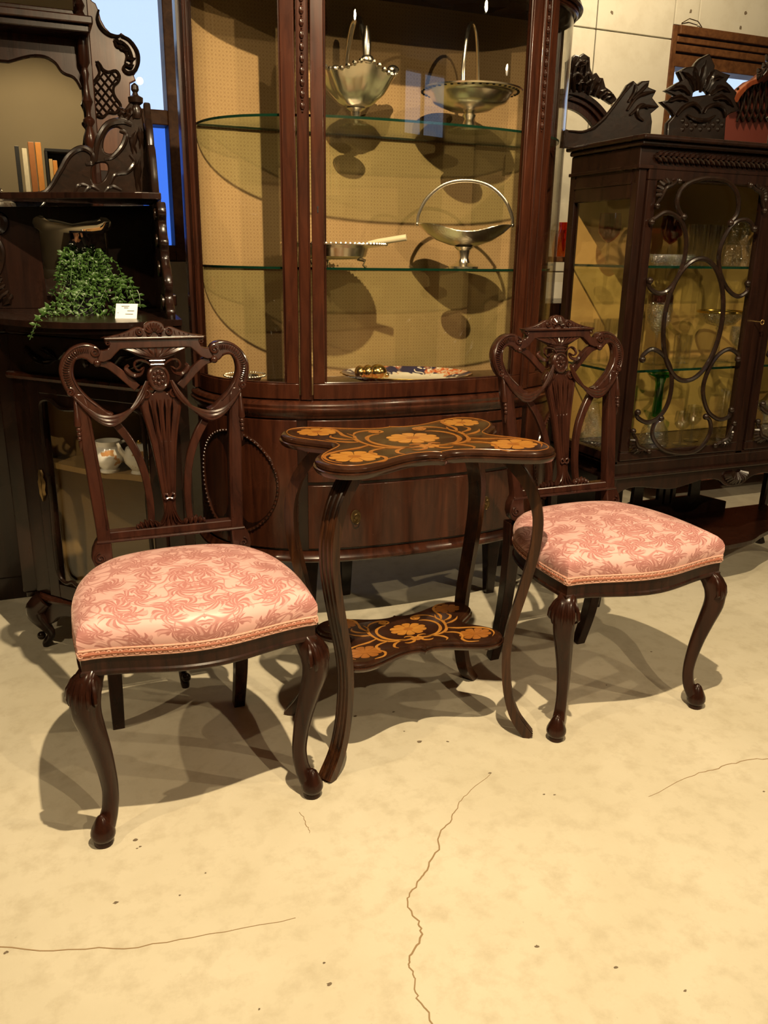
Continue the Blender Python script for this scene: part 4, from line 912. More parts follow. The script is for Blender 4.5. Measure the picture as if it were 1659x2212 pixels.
def rc_door(dx):
    X0, X1 = XR0 + .030 + dx, XC - .018 + dx
    d = bxs('glazed_door', DK, X0, X1, YR - .006, YR + .018, .502, .530)
    bxs('door_rail', DK, X0, X1, YR - .006, YR + .018, 1.335, 1.366, par=d)
    bxs('door_stile', DK, X0, X0 + .034, YR - .006, YR + .018, .530, 1.335, par=d); bxs('door_stile', DK, X1 - .034, X1, YR - .006, YR + .018, .530, 1.335, par=d)
    rcp('door_pane', 'pane_glass', lambda m: m.bx(X0 + .03, X1 - .03, YR + .006, YR + .009, .525, 1.34), d, smooth=0)
    yb = YR - .006
    for k, pts in LOOPS.items():
        P = [B(u, v, yb) for u, v in pts]; P = [Vector((min(max(p.x + dx, X0 + .02), X1 - .02), yb - .004, p.z)) for p in P]
        rcp('glazing_loop', 'carved_dark', lambda m: m.tube(cat(P, 4), .0072, 8, .9, up=(0, 1, 0)), d)
        for e in (P[0], P[-1]): rcp('knob_end', 'carved_dark', lambda m: m.ball((e.x, yb - .008, e.z), .0105, 10), d)
    c = B(1495, 693, yb); rx = B(1557, 690, yb).x - c.x; rz = c.z - B(1495, 821, yb).z
    rcp('glazing_oval', 'carved_dark', lambda m: m.tube([(c.x + dx + rx * math.cos(a), yb - .006, c.z + rz * math.sin(a)) for a in [2 * PI * k / 56 for k in range(56)]], .0078, 8, .9, up=(0, 1, 0), closed=True), d)
    for sx, sz, cx, cz in ((1, -1, X0 + .034, 1.335), (-1, -1, X1 - .034, 1.335), (1, 1, X0 + .034, .530), (-1, 1, X1 - .034, .530)):   # shell corners
        def shell(m):
            for j in range(7):
                a = PI / 2 * (j / 6); r0, r1 = .026, .052 - .008 * abs(j - 3) / 3
                ox, oz = cx + sx * .040, cz + sz * .040
                f = lambda r, t: (ox - sx * r * math.cos(a), yb - t, oz - sz * r * math.sin(a))
                m.tube([f(r0, .004), f((r0 + r1) / 2, .012), f(r1, .004)], [.004, .0062, .004], 6)
        cs = rcp('shell_corner', 'carved_dark', shell, d)
        rcp('corner_scroll', 'carved_dark', lambda m: m.tube(cat([(cx + sx * .068, yb - .005, cz - sz * .002), (cx + sx * .045, yb - .009, cz + sz * .012), (cx + sx * .022, yb - .010, cz + sz * .022), (cx + sx * .012, yb - .009, cz + sz * .045), (cx - sx * .002, yb - .005, cz + sz * .068)], 4), [.004, .006, .007, .006, .004], 8), cs)
        for e in ((cx + sx * .070, cz), (cx, cz + sz * .070)): rcp('corner_ball', 'carved_dark', lambda m: m.ball((e[0], yb - .009, e[1]), .0095, 8), cs)
    return d
d1 = rc_door(0); rc_door(XC - XR0 - .012)
rcp('key', 'brass', lambda m: m.tube([(XC - .020, YR - .006, .93), (XC - .020, YR - .035, .93)], .002, 6).tube([(XC - .020 + .007 * math.cos(a), YR - .040, .93 + .007 * math.sin(a)) for a in [2 * PI * k / 12 for k in range(12)]], .0016, 6, closed=True), d1)
for z in (1.098, .782):
    g = rcp('glass_shelf', 'shelf_glass', lambda m: m.bx(XR0 + .02, XR1 - .02, YR + .035, YRB - .02, z - .007, z), smooth=0)
    rcp('shelf_edge', 'shelf_edge', lambda m: m.bx(XR0 + .02, XR1 - .02, YR + .0335, YR + .035, z - .0072, z + .0002), g, smooth=0)
    rcp('shelf_edge', 'shelf_edge', lambda m: m.bx(XR0 + .0188, XR0 + .020, YR + .035, YRB - .02, z - .0072, z + .0002), g, smooth=0)
# stand: apron, shell, legs, shelf
ap = [(XR0, .446), (XR0, .36), (XR0 + .02, .372), (XR0 + .05, .402), (XR0 + .11, .412), (XR0 + .19, .400), (XR0 + .26, .392), (XR0 + .33, .402), (XR0 + .40, .414), (XC - .07, .404), (XC - .04, .384), (XC, .378)]
ap = cat2(ap[1:], 3); ap = ap + [(2 * XC - x, z) for x, z in reversed(ap[:-1])] + [(XR1, .446), (XR0, .446)]
plate('apron', [ap], .020, DK, rc, lambda x, z, t: (x, YR + .008 - t, z), .003, world=True)
q = MB()
for j in range(-5, 6): a = -PI / 2 + j * .24; q.tube([(XC + .014 * math.cos(a), YR - .006, .432 + .008 * math.sin(a)), (XC + .04 * math.cos(a), YR - .016, .432 + .030 * math.sin(a)), (XC + .058 * math.cos(a), YR - .006, .432 + .046 * math.sin(a))], [.004, .007, .005], 6)
q.build('apron_shell', 'carved_dark', rc, world=True)
for x, y in ((XR0 + .012, YR + .02), (XR1 - .012, YR + .02), (XR0 + .012, YRB - .02), (XR1 - .012, YRB - .02)):
    o = -1 if x < XC else 1
    rcp('leg', DK, lambda m: m.tube(cat([(x, y, .45), (x + .006 * o, y, .38), (x + .004 * o, y, .28), (x - .006 * o, y, .15), (x - .004 * o, y, .05), (x + .008 * o, y, 0)], 4), [.028, .026, .019, .014, .013, .018], prof=[(-1, -.6), (-.6, -1), (.6, -1), (1, -.6), (1, .6), (.6, 1), (-.6, 1), (-1, .6)], up=(1, 0, 0)), smooth=30)
so = [(XR0 + .01, YRB - .01), (XR0 + .01, YR + .06), (XR0 + .12, YR + .10), (XC - .22, YR + .04), (XC - .12, YR - .005), (XC, YR - .02)]
so = cat2(so[1:], 4); so = [(XR0 + .01, YRB - .01)] + so + [(2 * XC - x, y) for x, y in reversed(so[:-1])] + [(XR1 - .01, YRB - .01)]
rcp('stand_shelf', DK, lambda m: m.poly(so, .150, .166), smooth=0, bevel=.003)
hole = lambda x0, x1, z0, z1: [(x0, z0), (x1, z0), (x1, z1), (x0, z1)]
plate('stand_splat', [[(XC - .30, .166), (XC + .30, .166), (XC + .30, .20), (XC + .16, .24), (XC + .15, .44), (XC - .15, .44), (XC - .16, .24), (XC - .30, .20)], hole(XC - .115, XC - .040, .24, .40), hole(XC - .022, XC - .008, .22, .40), hole(XC + .012, XC + .026, .22, .40), hole(XC + .040, XC + .115, .24, .40)], .016, DK, rc, lambda x, z, t: (x, YRB - .02 - t, z), .002, world=True)
# cresting along the back of the top
YC = YRB - .03
def pixplate(name, outs, y, th, mat, par, bevel=.004):
    O = [[(B(u, v, y).x, 1.449 if v == 300 else B(u, v, y).z) for u, v in o] for o in outs]
    return plate(name, O, th, mat, par, lambda x, z, t: (x, y - t, z), bevel, world=True)
cc = pixplate('crest', [[(1440, 300), (1441, 268), (1456, 251), (1447, 238), (1430, 222), (1452, 217), (1463, 208), (1439, 196), (1458, 184), (1474, 176), (1465, 157), (1480, 149), (1497, 147), (1503, 138), (1510, 130), (1528, 121), (1533, 133), (1538, 144), (1536, 152), (1544, 154), (1552, 159), (1570, 165), (1562, 178), (1572, 187), (1585, 202), (1580, 214), (1589, 238), (1572, 244), (1562, 252), (1561, 300)],
                     [(1489, 213), (1491, 201), (1501, 192), (1513, 190), (1525, 196), (1532, 206), (1518, 209), (1504, 211)]], YC, .022, 'carved_dark', rc)
q = MB(); fy = lambda p, t: (p.x, YC - .012 - t, p.z)
def pleaf(m, pts, wd, y, th=.012, lobes=0):
    P = [B(u, v, y) for u, v in pts]; leafpath(m, [(p.x, p.z) for p in P], wd, th, lambda a, b, d: (a, y - d, b), lobes=lobes)
for pts in ([(1512, 200), (1515, 170), (1524, 130)], [(1500, 198), (1492, 172), (1472, 155)], [(1490, 205), (1470, 190), (1444, 195)], [(1486, 218), (1464, 212), (1436, 222)], [(1526, 198), (1540, 172), (1562, 168)], [(1535, 205), (1556, 190), (1576, 200)], [(1540, 215), (1562, 212), (1584, 232)], [(1506, 196), (1502, 165), (1500, 145)], [(1522, 196), (1534, 168), (1542, 152)]):
    pleaf(q, pts, .0095, YC - .010, .012, 3)
q.build('crest_leaves', 'carved_dark', cc, world=True)
q = MB()
for pts in ([(1455, 252), (1470, 235), (1490, 226), (1504, 236), (1508, 246)], [(1560, 255), (1556, 238), (1540, 228), (1522, 234), (1514, 246)], [(1478, 250), (1490, 258), (1506, 262), (1524, 260), (1538, 251)]):
    q.tube(cat([Vector((B(u, v, YC).x, YC - .016, B(u, v, YC).z)) for u, v in pts], 4), [.004, .007, .008, .006, .003], 8)
q.build('crest_scrolls', 'carved_dark', cc, world=True)
q = MB()
for i in range(5):
    for j in range(3):
        p = B(1470 + 19 * i + 9 * (j % 2), 262 + 9 * j, YC); q.ball((p.x, YC - .011, p.z), .0085, 4, 1, .5, 1)
q.build('diaper_carving', 'carved_dark', cc, world=True)
SW = [(1215, 302), (1218, 282), (1228, 285), (1252, 289), (1281, 282), (1304, 260), (1325, 231), (1342, 208), (1355, 186), (1365, 179), (1374, 187), (1384, 179), (1397, 178), (1394, 191), (1411, 198), (1403, 213), (1417, 231), (1400, 245), (1403, 264), (1398, 302)]
XM = XC
def swing(mir):
    O = [(B(u, v, YC).x, 1.449 if v == 302 else B(u, v, YC).z) for u, v in SW]
    if mir: O = [(2 * XM - x, z) for x, z in O]
    p = plate('crest_wing', [O], .020, 'carved_dark', rc, lambda x, z, t: (x, YC - t, z), .004, world=True)
    q = MB(); f = lambda x: 2 * XM - x if mir else x
    for pts, w_ in (([(1225, 284), (1262, 284), (1300, 256), (1340, 205), (1362, 182)], .0048), ([(1384, 262), (1372, 252), (1372, 236), (1384, 228), (1394, 236)], .0062), ([(1350, 240), (1368, 214), (1388, 204), (1408, 200)], .0060), ([(1356, 250), (1380, 232), (1412, 232)], .0055), ([(1352, 222), (1366, 200), (1368, 184)], .0055), ([(1360, 216), (1382, 196), (1394, 182)], .0055)):
        q.tube(cat([Vector((f(B(u, v, YC).x), YC - .013, B(u, v, YC).z)) for u, v in pts], 4), [w_ * .6, w_, w_ * 1.1, w_ * .5], 8)
    q.build('wing_scrolls', 'carved_dark', p, world=True)
swing(False); swing(True)

# ---- glassware in it
def glass_item(name, label, cat, u, y, z, prof, mat, n=20, group=None, wave=None, extra=None):
    t = tag(MB().lathe(prof, n, (0, 0, 0), wave=wave).build(name, mat, None, smooth=50), label, cat, group)
    t.location = (xat(u, y, z), y, z); RM[t.name] = Matrix.Translation(t.location)
    return t
ZS1, ZS2, ZS3 = 1.098, .782, .502
def goblet(label, u, y, z, mat, h=.15, r=.034, group='goblets', stem='clear_glass'):
    t = thing('goblet', label, 'glass', (xat(u, y, z), y, z), 0, group)
    MB().lathe([(.002, 0), (r * .9, 0), (r * .9, .003), (.006, .006), (.0045, h * .28), (.007, h * .42), (.004, h * .44)], 18).build('stem', stem, t)
    MB().lathe([(.004, h * .43), (r * .55, h * .50), (r * .95, h * .62), (r, h * .78), (r * .9, h), (r * .86, h), (r * .93, h * .78), (r * .88, h * .64), (r * .5, h * .53), (.002, h * .46)], 20).build('bowl', mat, t)
    return t
goblet('ruby stemmed goblet beside side pane on upper shelf', 1310, 2.30, ZS1, 'ruby_glass', .155, .036)
goblet('ruby stemmed goblet behind the top left glazing loop', 1443, 2.30, ZS1, 'ruby_glass', .155, .036)
TUMB = lambda h, r: [(.003, 0), (r * .9, 0), (r * .94, .01), (r, h), (r * .94, h), (r * .86, .015), (.002, .012)]
for k, (u, y) in enumerate(((1490, 2.22), (1513, 2.22), (1536, 2.22), (1500, 2.32), (1524, 2.32), (1548, 2.32))):
    glass_item('tumbler', 'tall clear tumbler behind the top glazing circle, ' + ('front row, ' if k < 3 else 'back row, ') + ('leftmost', 'middle', 'rightmost')[k % 3], 'glass', u, y, ZS1, TUMB(.128, .024), 'clear_glass', 16, 'tall tumblers on the upper shelf')
for k, (u, y) in enumerate(((1420, 2.18), (1452, 2.18), (1478, 2.19))):
    glass_item('cut_glass_salt', 'low cut glass bowl at upper shelf front, ' + ('leftmost of three', 'middle of three', 'rightmost of three')[k], 'bowl', u, y, ZS1, [(.003, 0), (.024, 0), (.030, .020), (.031, .034), (.027, .034), (.024, .012), (.002, .008)], 'cut_glass', 18, 'low cut glass bowls')
for k, u in enumerate((1578, 1600)):
    glass_item('decanter', 'clear cut decanter behind the top right glazing loop, ' + ('the left one', 'the right one')[k], 'decanter', u, 2.22, ZS1, [(.003, 0), (.028, 0), (.032, .03), (.028, .06), (.012, .085), (.010, .115), (.016, .120), (.007, .125), (.014, .140), (.003, .155)], 'cut_glass', 18, 'cut glass decanters')
goblet('cut goblet with plum band behind the oval loop edge', 1412, 2.25, ZS2, 'cut_glass', .225, .042, None)
MB().lathe([(.0395, .195), (.0405, .215), (.0385, .226), (.036, .226), (.037, .195)], 20).build('plum_band', 'plum_glass', bpy.data.objects['goblet.002'])
t = thing('gilt_comport', 'glass comport with gilt rim behind central oval loop', 'comport', (xat(1545, 2.26, ZS2), 2.26, ZS2))
MB().lathe([(.003, 0), (.050, 0), (.050, .004), (.010, .010), (.008, .10), (.014, .11), (.008, .118)], 22).build('stem', 'cut_glass', t)
MB().lathe([(.006, .115), (.045, .125), (.070, .150), (.078, .165), (.075, .166), (.043, .132), (.003, .122)], 28).build('bowl', 'cut_glass', t)
MB().tube([(.077 * math.cos(a), .077 * math.sin(a), .166) for a in [2 * PI * k / 36 for k in range(36)]], .0042, 8, closed=True).build('gilt_rim', 'gilt_rim', t)
glass_item('glass_beaker', 'plain glass beaker standing behind central oval loop', 'glass', 1470, 2.24, ZS2, TUMB(.095, .030), 'clear_glass', 18)
for k, (u, y, h, r) in enumerate(((1262, 2.36, .10, .028), (1292, 2.30, .115, .03), (1318, 2.25, .12, .03))):
    goblet('clear wine glass seen through the side pane, ' + ('farthest back', 'middle one', 'closest to the front')[k], u, y, ZS2, 'clear_glass', h + .03, r, 'clear wine glasses at the side pane')
goblet('cut wine glass in front of gilt comport', 1588, 2.2, ZS2, 'cut_glass', .12, .03, None)
t = thing('green_vase', 'tall green glass vase with frilled lip and clear base', 'vase', (xat(1410, 2.23, ZS3), 2.23, ZS3))
MB().lathe([(.003, 0), (.045, .0), (.050, .02), (.042, .06), (.020, .10), (.003, .105)], 24).build('base_bowl', 'cut_glass', t)
MB().lathe([(.004, .10), (.017, .105), (.014, .16), (.014, .215), (.020, .235), (.040, .248), (.041, .251), (.018, .240), (.011, .215), (.011, .11), (.002, .108)], 24, wave=lambda j, r, z: (.22 * math.cos(j * 2 * PI * 6) if r > .03 else 0)).build('neck', 'green_glass', t)
goblet('small clear liqueur glass behind the bottom glazing circle, left of two', 1468, 2.22, ZS3, 'clear_glass', .115, .027, 'small glasses on the cabinet floor')
goblet('small clear liqueur glass behind the bottom glazing circle, right of two', 1492, 2.26, ZS3, 'clear_glass', .125, .028, 'small glasses on the cabinet floor')
glass_item('glass_jug', 'clear glass jug behind the bottom right glazing loop', 'jug', 1552, 2.24, ZS3, [(.003, 0), (.034, 0), (.040, .03), (.036, .07), (.022, .12), (.020, .165), (.026, .18), (.022, .18), (.016, .16), (.018, .12), (.002, .02)], 'clear_glass', 20)
t = thing('glass_decanter', 'squat cut glass decanter seen through the low side pane', 'decanter', (xat(1275, 2.33, ZS3), 2.33, ZS3))
MB().lathe([(.003, 0), (.048, 0), (.054, .025), (.050, .06), (.026, .10), (.018, .14), (.024, .15), (.005, .15)], 24).build('body', 'cut_glass', t)
MB().ball((0, 0, .166), .016, 12).build('stopper', 'cut_glass', t)
t = thing('frilled_dish', 'pale frilled glass dish behind the second glazed door', 'dish', (xat(1655, 2.22, .58), 2.22, ZS3))
MB().lathe([(.004, 0), (.03, 0), (.012, .02), (.010, .08), (.03, .10), (.06, .125), (.058, .128), (.02, .105), (.003, .09)], 30, wave=lambda j, r, z: .10 * math.cos(j * 2 * PI * 8) if r > .05 else 0).build('bowl', 'cut_glass', t)
# ================================================================ corner cabinet with plant
CO = Vector((.272, 2.047, 0)); CR = math.radians(-4.1)
cx_ = Vector((math.cos(CR), math.sin(CR), 0)); cy_ = Vector((-math.sin(CR), math.cos(CR), 0))
kc = thing('corner_cabinet', 'dark carved corner cabinet with mirror back and glazed door holding china', 'cabinet', CO, CR)
def kp(name, mat, fn, par=None, **kw): m = MB(); fn(m); return m.build(name, mat, par or kc, **kw)
def kbx(name, mat, *a, par=None, bevel=.003): return kp(name, mat, lambda m: m.bx(*a), par, smooth=0, bevel=bevel)
ZK, YA, XB = .967, .400, .012                       # slab height, plane of the mirror panel, plane of the edge-on panel
def loc_(P): d = P - CO; return (d.dot(cx_), d.dot(cy_), P.z)
def KA(u, v, off=0.0): return loc_(PL(u, v, CO + cy_ * (YA - off), cy_))       # pixel on the mirror panel
def KZ(u, v, z): return loc_(G(u, v, z))
KW = 'carved_dark'
slab = [(.045, .42), (-.46, .42), (-.46, .34), (-.43, .20), (-.388, .105), (-.345, .035), (-.287, -.036), (-.221, -.084), (-.151, -.107), (-.090, -.110), (-.045, -.100), (-.010, -.076), (.018, -.050), (.045, -.036)]
sl = [slab[0], slab[1]] + cat2(slab[2:], 4)
kp('top_slab', DK, lambda m: m.poly(sl, ZK - .014, ZK), smooth=0, bevel=.004)
k2 = lambda k: [(x * k + .0 * (1 - k), (y - .40) * k + .40) for x, y in sl]
kp('slab_moulding', DK, lambda m: m.poly(k2(.975), ZK - .026, ZK - .014), smooth=0, bevel=.004)
# diagonal body: s along the front from left foot to right foot
LF, RFt = Vector((-.354, .350)), Vector((0.0, 0.0)); dv = (RFt - LF).normalized(); nv = Vector((dv.y, -dv.x)) * 1.0   # nv points out of the front
if nv.dot(Vector((-1, -1))) < 0: nv = -nv
SL = (RFt - LF).length
def ff(s, o=0.0): p = LF + dv * s + nv * o; return (p.x, p.y)
def fbox(name, mat, s0, s1, o0, o1, z0, z1, par=None, bevel=.003):
    return kp(name, mat, lambda m: m.loft([[(*ff(s0, o0), z), (*ff(s1, o0), z), (*ff(s1, o1), z), (*ff(s0, o1), z)] for z in (z0, z1)]), par, smooth=0, bevel=bevel)
fr = [(.030, .405), (-.405, .405), (-.405, .375)] + [ff(-.035, 0.0), ff(SL + .03, 0.0), (.030, .0)]
kp('bottom_board', DK, lambda m: m.poly(fr, .150, .168), smooth=0, bevel=.003)
kp('under_board', DK, lambda m: m.poly(fr, .905, .941), smooth=0, bevel=.003)
kbx('outer_back', DK, -.412, .03, .400, .408, .168, .905); kbx('left_side', DK, -.412, -.366, .372, .400, .168, .905); kbx('outer_back', DK, .022, .030, .0, .40, .168, .905); kbx('back_panel', 'velvet_lining', -.40, .02, .392, .400, .168, .905); kbx('back_panel', 'velvet_lining', .014, .022, .01, .40, .168, .905)
fbox('front_stile', DK, -.035, .030, -.04, 0, .168, .905); fbox('front_stile', DK, SL - .020, SL + .035, -.04, 0, .168, .905)
frz = fbox('frieze', DK, .03, SL - .02, -.03, .004, .800, .905)
kp('frieze_moulding', 'mahogany_red', lambda m: m.tube([(*ff(s, .010), .798) for s in (-.03, .1, .3, SL + .03)], .010, 8), frz)
q = MB()
FA = lambda s, z, d: (*ff(s, .004 + d), z)
for pts, w_ in (([(.04, .875), (.07, .850), (.11, .838), (.15, .848)], .008), ([(.15, .850), (.12, .868), (.09, .872)], .007), ([(.16, .848), (.20, .868), (.24, .860)], .008), ([(.46, .875), (.43, .850), (.39, .838), (.35, .848)], .008), ([(.35, .850), (.38, .868), (.41, .872)], .007), ([(.34, .848), (.30, .868), (.26, .860)], .008), ([(.25, .835), (.25, .86), (.25, .885)], .010)):
    leafpath(q, pts, w_, .012, FA, lobes=3)
q.build('frieze_foliage', KW, frz)
# door
dr = fbox('glazed_door', DK, .032, .072, -.02, .008, .170, .795)
fbox('door_stile', DK, SL - .062, SL - .022, -.02, .008, .170, .795, dr); fbox('door_rail', DK, .072, SL - .062, -.02, .008, .170, .215, dr); fbox('door_rail', DK, .072, SL - .062, -.02, .008, .755, .795, dr)
fbox('door_pane', 'pane_glass', .070, SL - .060, -.008, -.005, .21, .76, dr, bevel=0)
s0, s1 = .072, SL - .062
wav = [(s0 + .004, .260), (s0 + .004, .34), (s0 + .010, .50), (s0 + .004, .62), (s0 + .006, .70), (s0 + .012, .735), (s0 + .045, .742), (s0 + .085, .722), ((s0 + s1) / 2 - .03, .728), ((s0 + s1) / 2, .742)]
wl = cat2(wav, 5); w2_ = [(s0 + s1 - s, z) for s, z in wl]
bt = cat2([(s0 + .004, .260), (s0 + .014, .235), (s0 + .036, .224), (s0 + .060, .232), (s0 + .085, .222), ((s0 + s1) / 2, .218)], 5); b2 = [(s0 + s1 - s, z) for s, z in bt]
for L_ in (wl, w2_, bt, b2): kp('astragal', KW, lambda m: m.tube([(*ff(s, .012), z) for s, z in L_], .0055, 8), dr)
for ss in (0, 1):
    L_ = wl if ss == 0 else w2_
    e = (lambda s: s) if ss == 0 else (lambda s: s0 + s1 - s)
    kp('spandrel', DK, lambda m: m.poly([(e(s0), .80 - .045), (e(s0), .70)] + [(e(s), z) for s, z in cat2(wav[4:], 5)] + [(e((s0 + s1) / 2), .757)], -.004, .004, lambda s, z, d: (*ff(s, d + .002), z)), dr, smooth=0)
kp('lock_plate', 'brass_dark', lambda m: leafpath(m, [(.050, .545), (.052, .50), (.050, .455)], .012, .010, lambda s, z, d: (*ff(s, .009 + d), z), lobes=3), dr)
# shelf inside with shaped front
sh = [(.012, .390), (-.345, .390)] + cat2([(-.325, .350), (-.285, .310), (-.25, .27), (-.205, .22), (-.155, .165), (-.10, .135), (-.045, .085), (.0, .03)], 4) + [(.012, .03)]
kp('inner_shelf', 'velvet_lining', lambda m: m.poly(sh, .545, .560), smooth=0, bevel=.003)
# base: moulding, apron, legs
kp('base_moulding', 'mahogany', lambda m: m.tube(cat([(*ff(-.045, -.01), .158), (*ff(.03, .008), .158), (*ff(.12, -.004), .156), (*ff(SL / 2, .016), .154), (*ff(SL - .12, -.004), .156), (*ff(SL - .03, .008), .158), (*ff(SL + .045, -.01), .158)], 5), .011, 8))
apn = cat2([(-.03, .085), (.015, .078), (.05, .105), (.10, .118), (.16, .112), (SL / 2, .085)], 4); apn = apn + [(SL - s, z) for s, z in reversed(apn[:-1])] + [(SL + .03, .150), (-.03, .150)]
plate('apron', [apn], .020, DK, kc, lambda s, z, d: (*ff(s, d - .004), z), .003)
for i, (px, py, ox, oy) in enumerate(((LF.x, LF.y, nv.x * .5 - dv.x * .8, nv.y * .5 - dv.y * .8), (0, 0, nv.x * .5 + dv.x * .8, nv.y * .5 + dv.y * .8), (-.01, .375, 0, .3))):
    P = cat([(px, py, .150), (px + ox * .028, py + oy * .028, .125), (px + ox * .030, py + oy * .030, .100), (px + ox * .008, py + oy * .008, .065), (px - ox * .006, py - oy * .006, .038), (px + ox * .010, py + oy * .010, .012), (px + ox * .012, py + oy * .012, 0.0)], 4)
    lg = kp('leg', DK, lambda m: m.tube(P, [.030, .030, .026, .017, .011, .012, .010], 10))
    kp('foot_scroll', KW, lambda m: m.ball((px + ox * .024, py + oy * .024, .034), .0125, 10), lg)
# mirror panel (faces the room), edge-on panel, shelf, cresting
PA = [(.02, ZK), (-.405, ZK), (-.400, 1.02), (-.372, 1.06), (-.366, 1.12), (-.364, 1.22), (.02, 1.235)]
pnl = kp('mirror_panel', DK, lambda m: m.poly(PA, 0, .014, lambda x, z, d: (x, YA - .014 + d, z)), smooth=0, bevel=.002)
def mirr(k):
    l, r_, b, t_ = -.268 - k, -.105 + k, 1.000 - k, 1.203 + k
    o = []
    for cxm, sg in ((r_ - .004, 1), (l + .004, -1)):
        a0 = -100 if sg > 0 else 10
        arc = [(cxm + (.021 + k) * math.cos(math.radians(a)), t_ - .020 + (.019 + k) * math.sin(math.radians(a))) for a in ([-70, -35, 0, 35, 70, 105, 140] if sg > 0 else [40, 75, 110, 145, 180, 215, 250])]
        o += arc
        if sg > 0: o += [(r_ - .045, t_ - .012), ((l + r_) / 2, t_ - .020), (l + .045, t_ - .012)]
    return o + [(l, b), (r_, b)]
kp('mirror_bevel', 'mirror', lambda m: m.loft([[(x, YA - .0170 - (z - 1.1) * .0195, z) for x, z in mirr(0)], [(x, YA - .0190 - (z - 1.1) * .0195, z) for x, z in [((x + .1865) * .90 - .1865, (z - 1.10) * .92 + 1.10) for x, z in mirr(0)]]]), pnl, smooth=20)
PB = [(.392, ZK), (-.02, ZK), (-.025, .985), (.0, 1.00), (.012, 1.02), (.000, 1.045), (.02, 1.075), (.055, 1.095), (.060, 1.12), (.05, 1.14), (.075, 1.155), (.085, 1.185), (.07, 1.205), (.08, 1.225), (.392, 1.235)]
plate('scroll_panel', [cat2(PB[1:-1], 4) + [PB[-1], PB[0]]], .020, DK, kc, lambda y, z, d: (XB + .010 + d, y, z), .004)
for (y, z, r) in ((.03, 1.00, .018), (.085, 1.075, .018), (.105, 1.14, .014), (.11, 1.20, .012)): kp('panel_scroll', KW, lambda m: m.tube([(XB - .003, a, b) for a, b in spiral((y, z), r, .003, 1.4, PI / 2, 20, 1)], .0045, 6))
q = MB()   # scroll bracket and acanthus at the open end of the mirror panel
f0 = lambda x, z, d: (x, YA - .010 - d, z)
q2 = cat2([(-.372, 1.206), (-.352, 1.190), (-.356, 1.168), (-.374, 1.160), (-.392, 1.168)], 5)
q.tube([f0(x, z, .004) for x, z in q2], [.010, .012, .010, .007], 8); q.tube([f0(x, z, .004) for x, z in cat2([(-.385, 1.150), (-.368, 1.130), (-.366, 1.10), (-.380, 1.06), (-.415, 1.02), (-.44, .99)], 5)], [.006, .008, .009, .008, .006], 8)
for pts in ([(-.372, 1.045), (-.395, 1.035), (-.425, 1.010)], [(-.368, 1.030), (-.395, 1.015), (-.425, .990)], [(-.362, 1.015), (-.385, .998), (-.410, .978)], [(-.355, 1.005), (-.365, .990), (-.380, .974)]): leafpath(q, pts, .012, .014, f0, lobes=2)
q.build('end_acanthus', KW, kc)
shp = [(.012, .392)] + [(-.385, .392)] + [KZ(u, v, 1.248)[:2] for u, v in ((38, 438), (60, 437), (127, 433), (190, 430), (263, 424), (310, 420), (345, 419))] + [(.024, .15)]
shp = [(.024, .392), (-.385, .392)] + cat2([(-.378, .33), (-.33, .285), (-.27, .245), (-.20, .20), (-.13, .15), (-.07, .115), (-.02, .09), (.024, .095)], 3)
kp('small_shelf', DK, lambda m: m.poly(shp, 1.235, 1.250), smooth=0, bevel=.004)
for x, y in ((-.365, .335), (-.372, .365)): kp('shelf_knob', KW, lambda m: m.ball((x, y, 1.229), .013, 8))
# cresting rising to the corner finial: same fretted wing on both back panels
CRP = [(40, 432), (52, 420), (80, 424), (108, 412), (128, 380), (146, 345), (162, 326), (185, 318), (203, 327), (208, 305), (218, 283), (238, 263), (258, 258), (272, 240), (282, 226), (296, 232), (304, 255), (312, 300), (318, 350), (322, 432)]
O1 = [(KA(u, v)[0], KA(u, v)[2]) for u, v in CRP]
H1 = [(u, v) for u, v in ((222, 330), (222, 300), (236, 278), (256, 274), (270, 292), (262, 318), (244, 336))]
H2 = [(u, v) for u, v in ((196, 362), (212, 350), (232, 352), (236, 372), (222, 396), (198, 398))]
hol = [[(KA(u, v)[0], KA(u, v)[2]) for u, v in h] for h in (H1, H2)]
cw = plate('crest_wing', [O1] + [cat2(h, 3, True) for h in hol], .018, KW, kc, lambda x, z, d: (x, YA - .010 - d, z), .004)
q = MB()
for pts, w_ in (([(50, 420), (100, 415), (130, 372), (150, 338), (176, 322), (198, 332), (200, 352), (186, 356)], .0075), ([(206, 352), (212, 306), (232, 272), (262, 264), (284, 272)], .0085), ([(226, 346), (244, 340), (264, 318), (272, 292), (258, 284)], .007), ([(238, 400), (250, 378), (276, 372), (290, 352), (280, 336)], .006), ([(160, 420), (172, 400), (192, 404)], .005), ([(180, 420), (196, 404), (214, 412)], .005), ([(225, 418), (240, 404), (262, 412)], .005)):
    q.tube(cat([f0(KA(u, v)[0], KA(u, v)[2], .008) for u, v in pts], 4), [w_ * .6, w_, w_ * 1.1, w_ * .7], 8)
for pts in ([(300, 420), (296, 380), (302, 340)], [(292, 340), (286, 310), (296, 280)], [(306, 330), (304, 300), (300, 270)], [(270, 262), (278, 248), (284, 232)], [(282, 262), (286, 246), (290, 230)], [(262, 256), (264, 244), (272, 238)]):
    leafpath(q, [(KA(u, v)[0], KA(u, v)[2]) for u, v in pts], .011, .018, f0, lobes=2)
q.build('wing_carving', KW, cw)
ax0 = O1[0][0]
O2 = [(.40 + x * .62, z) for x, z in O1]
plate('crest_wing', [O2], .018, KW, kc, lambda y, z, d: (XB + .010 + d, y, z), .004)
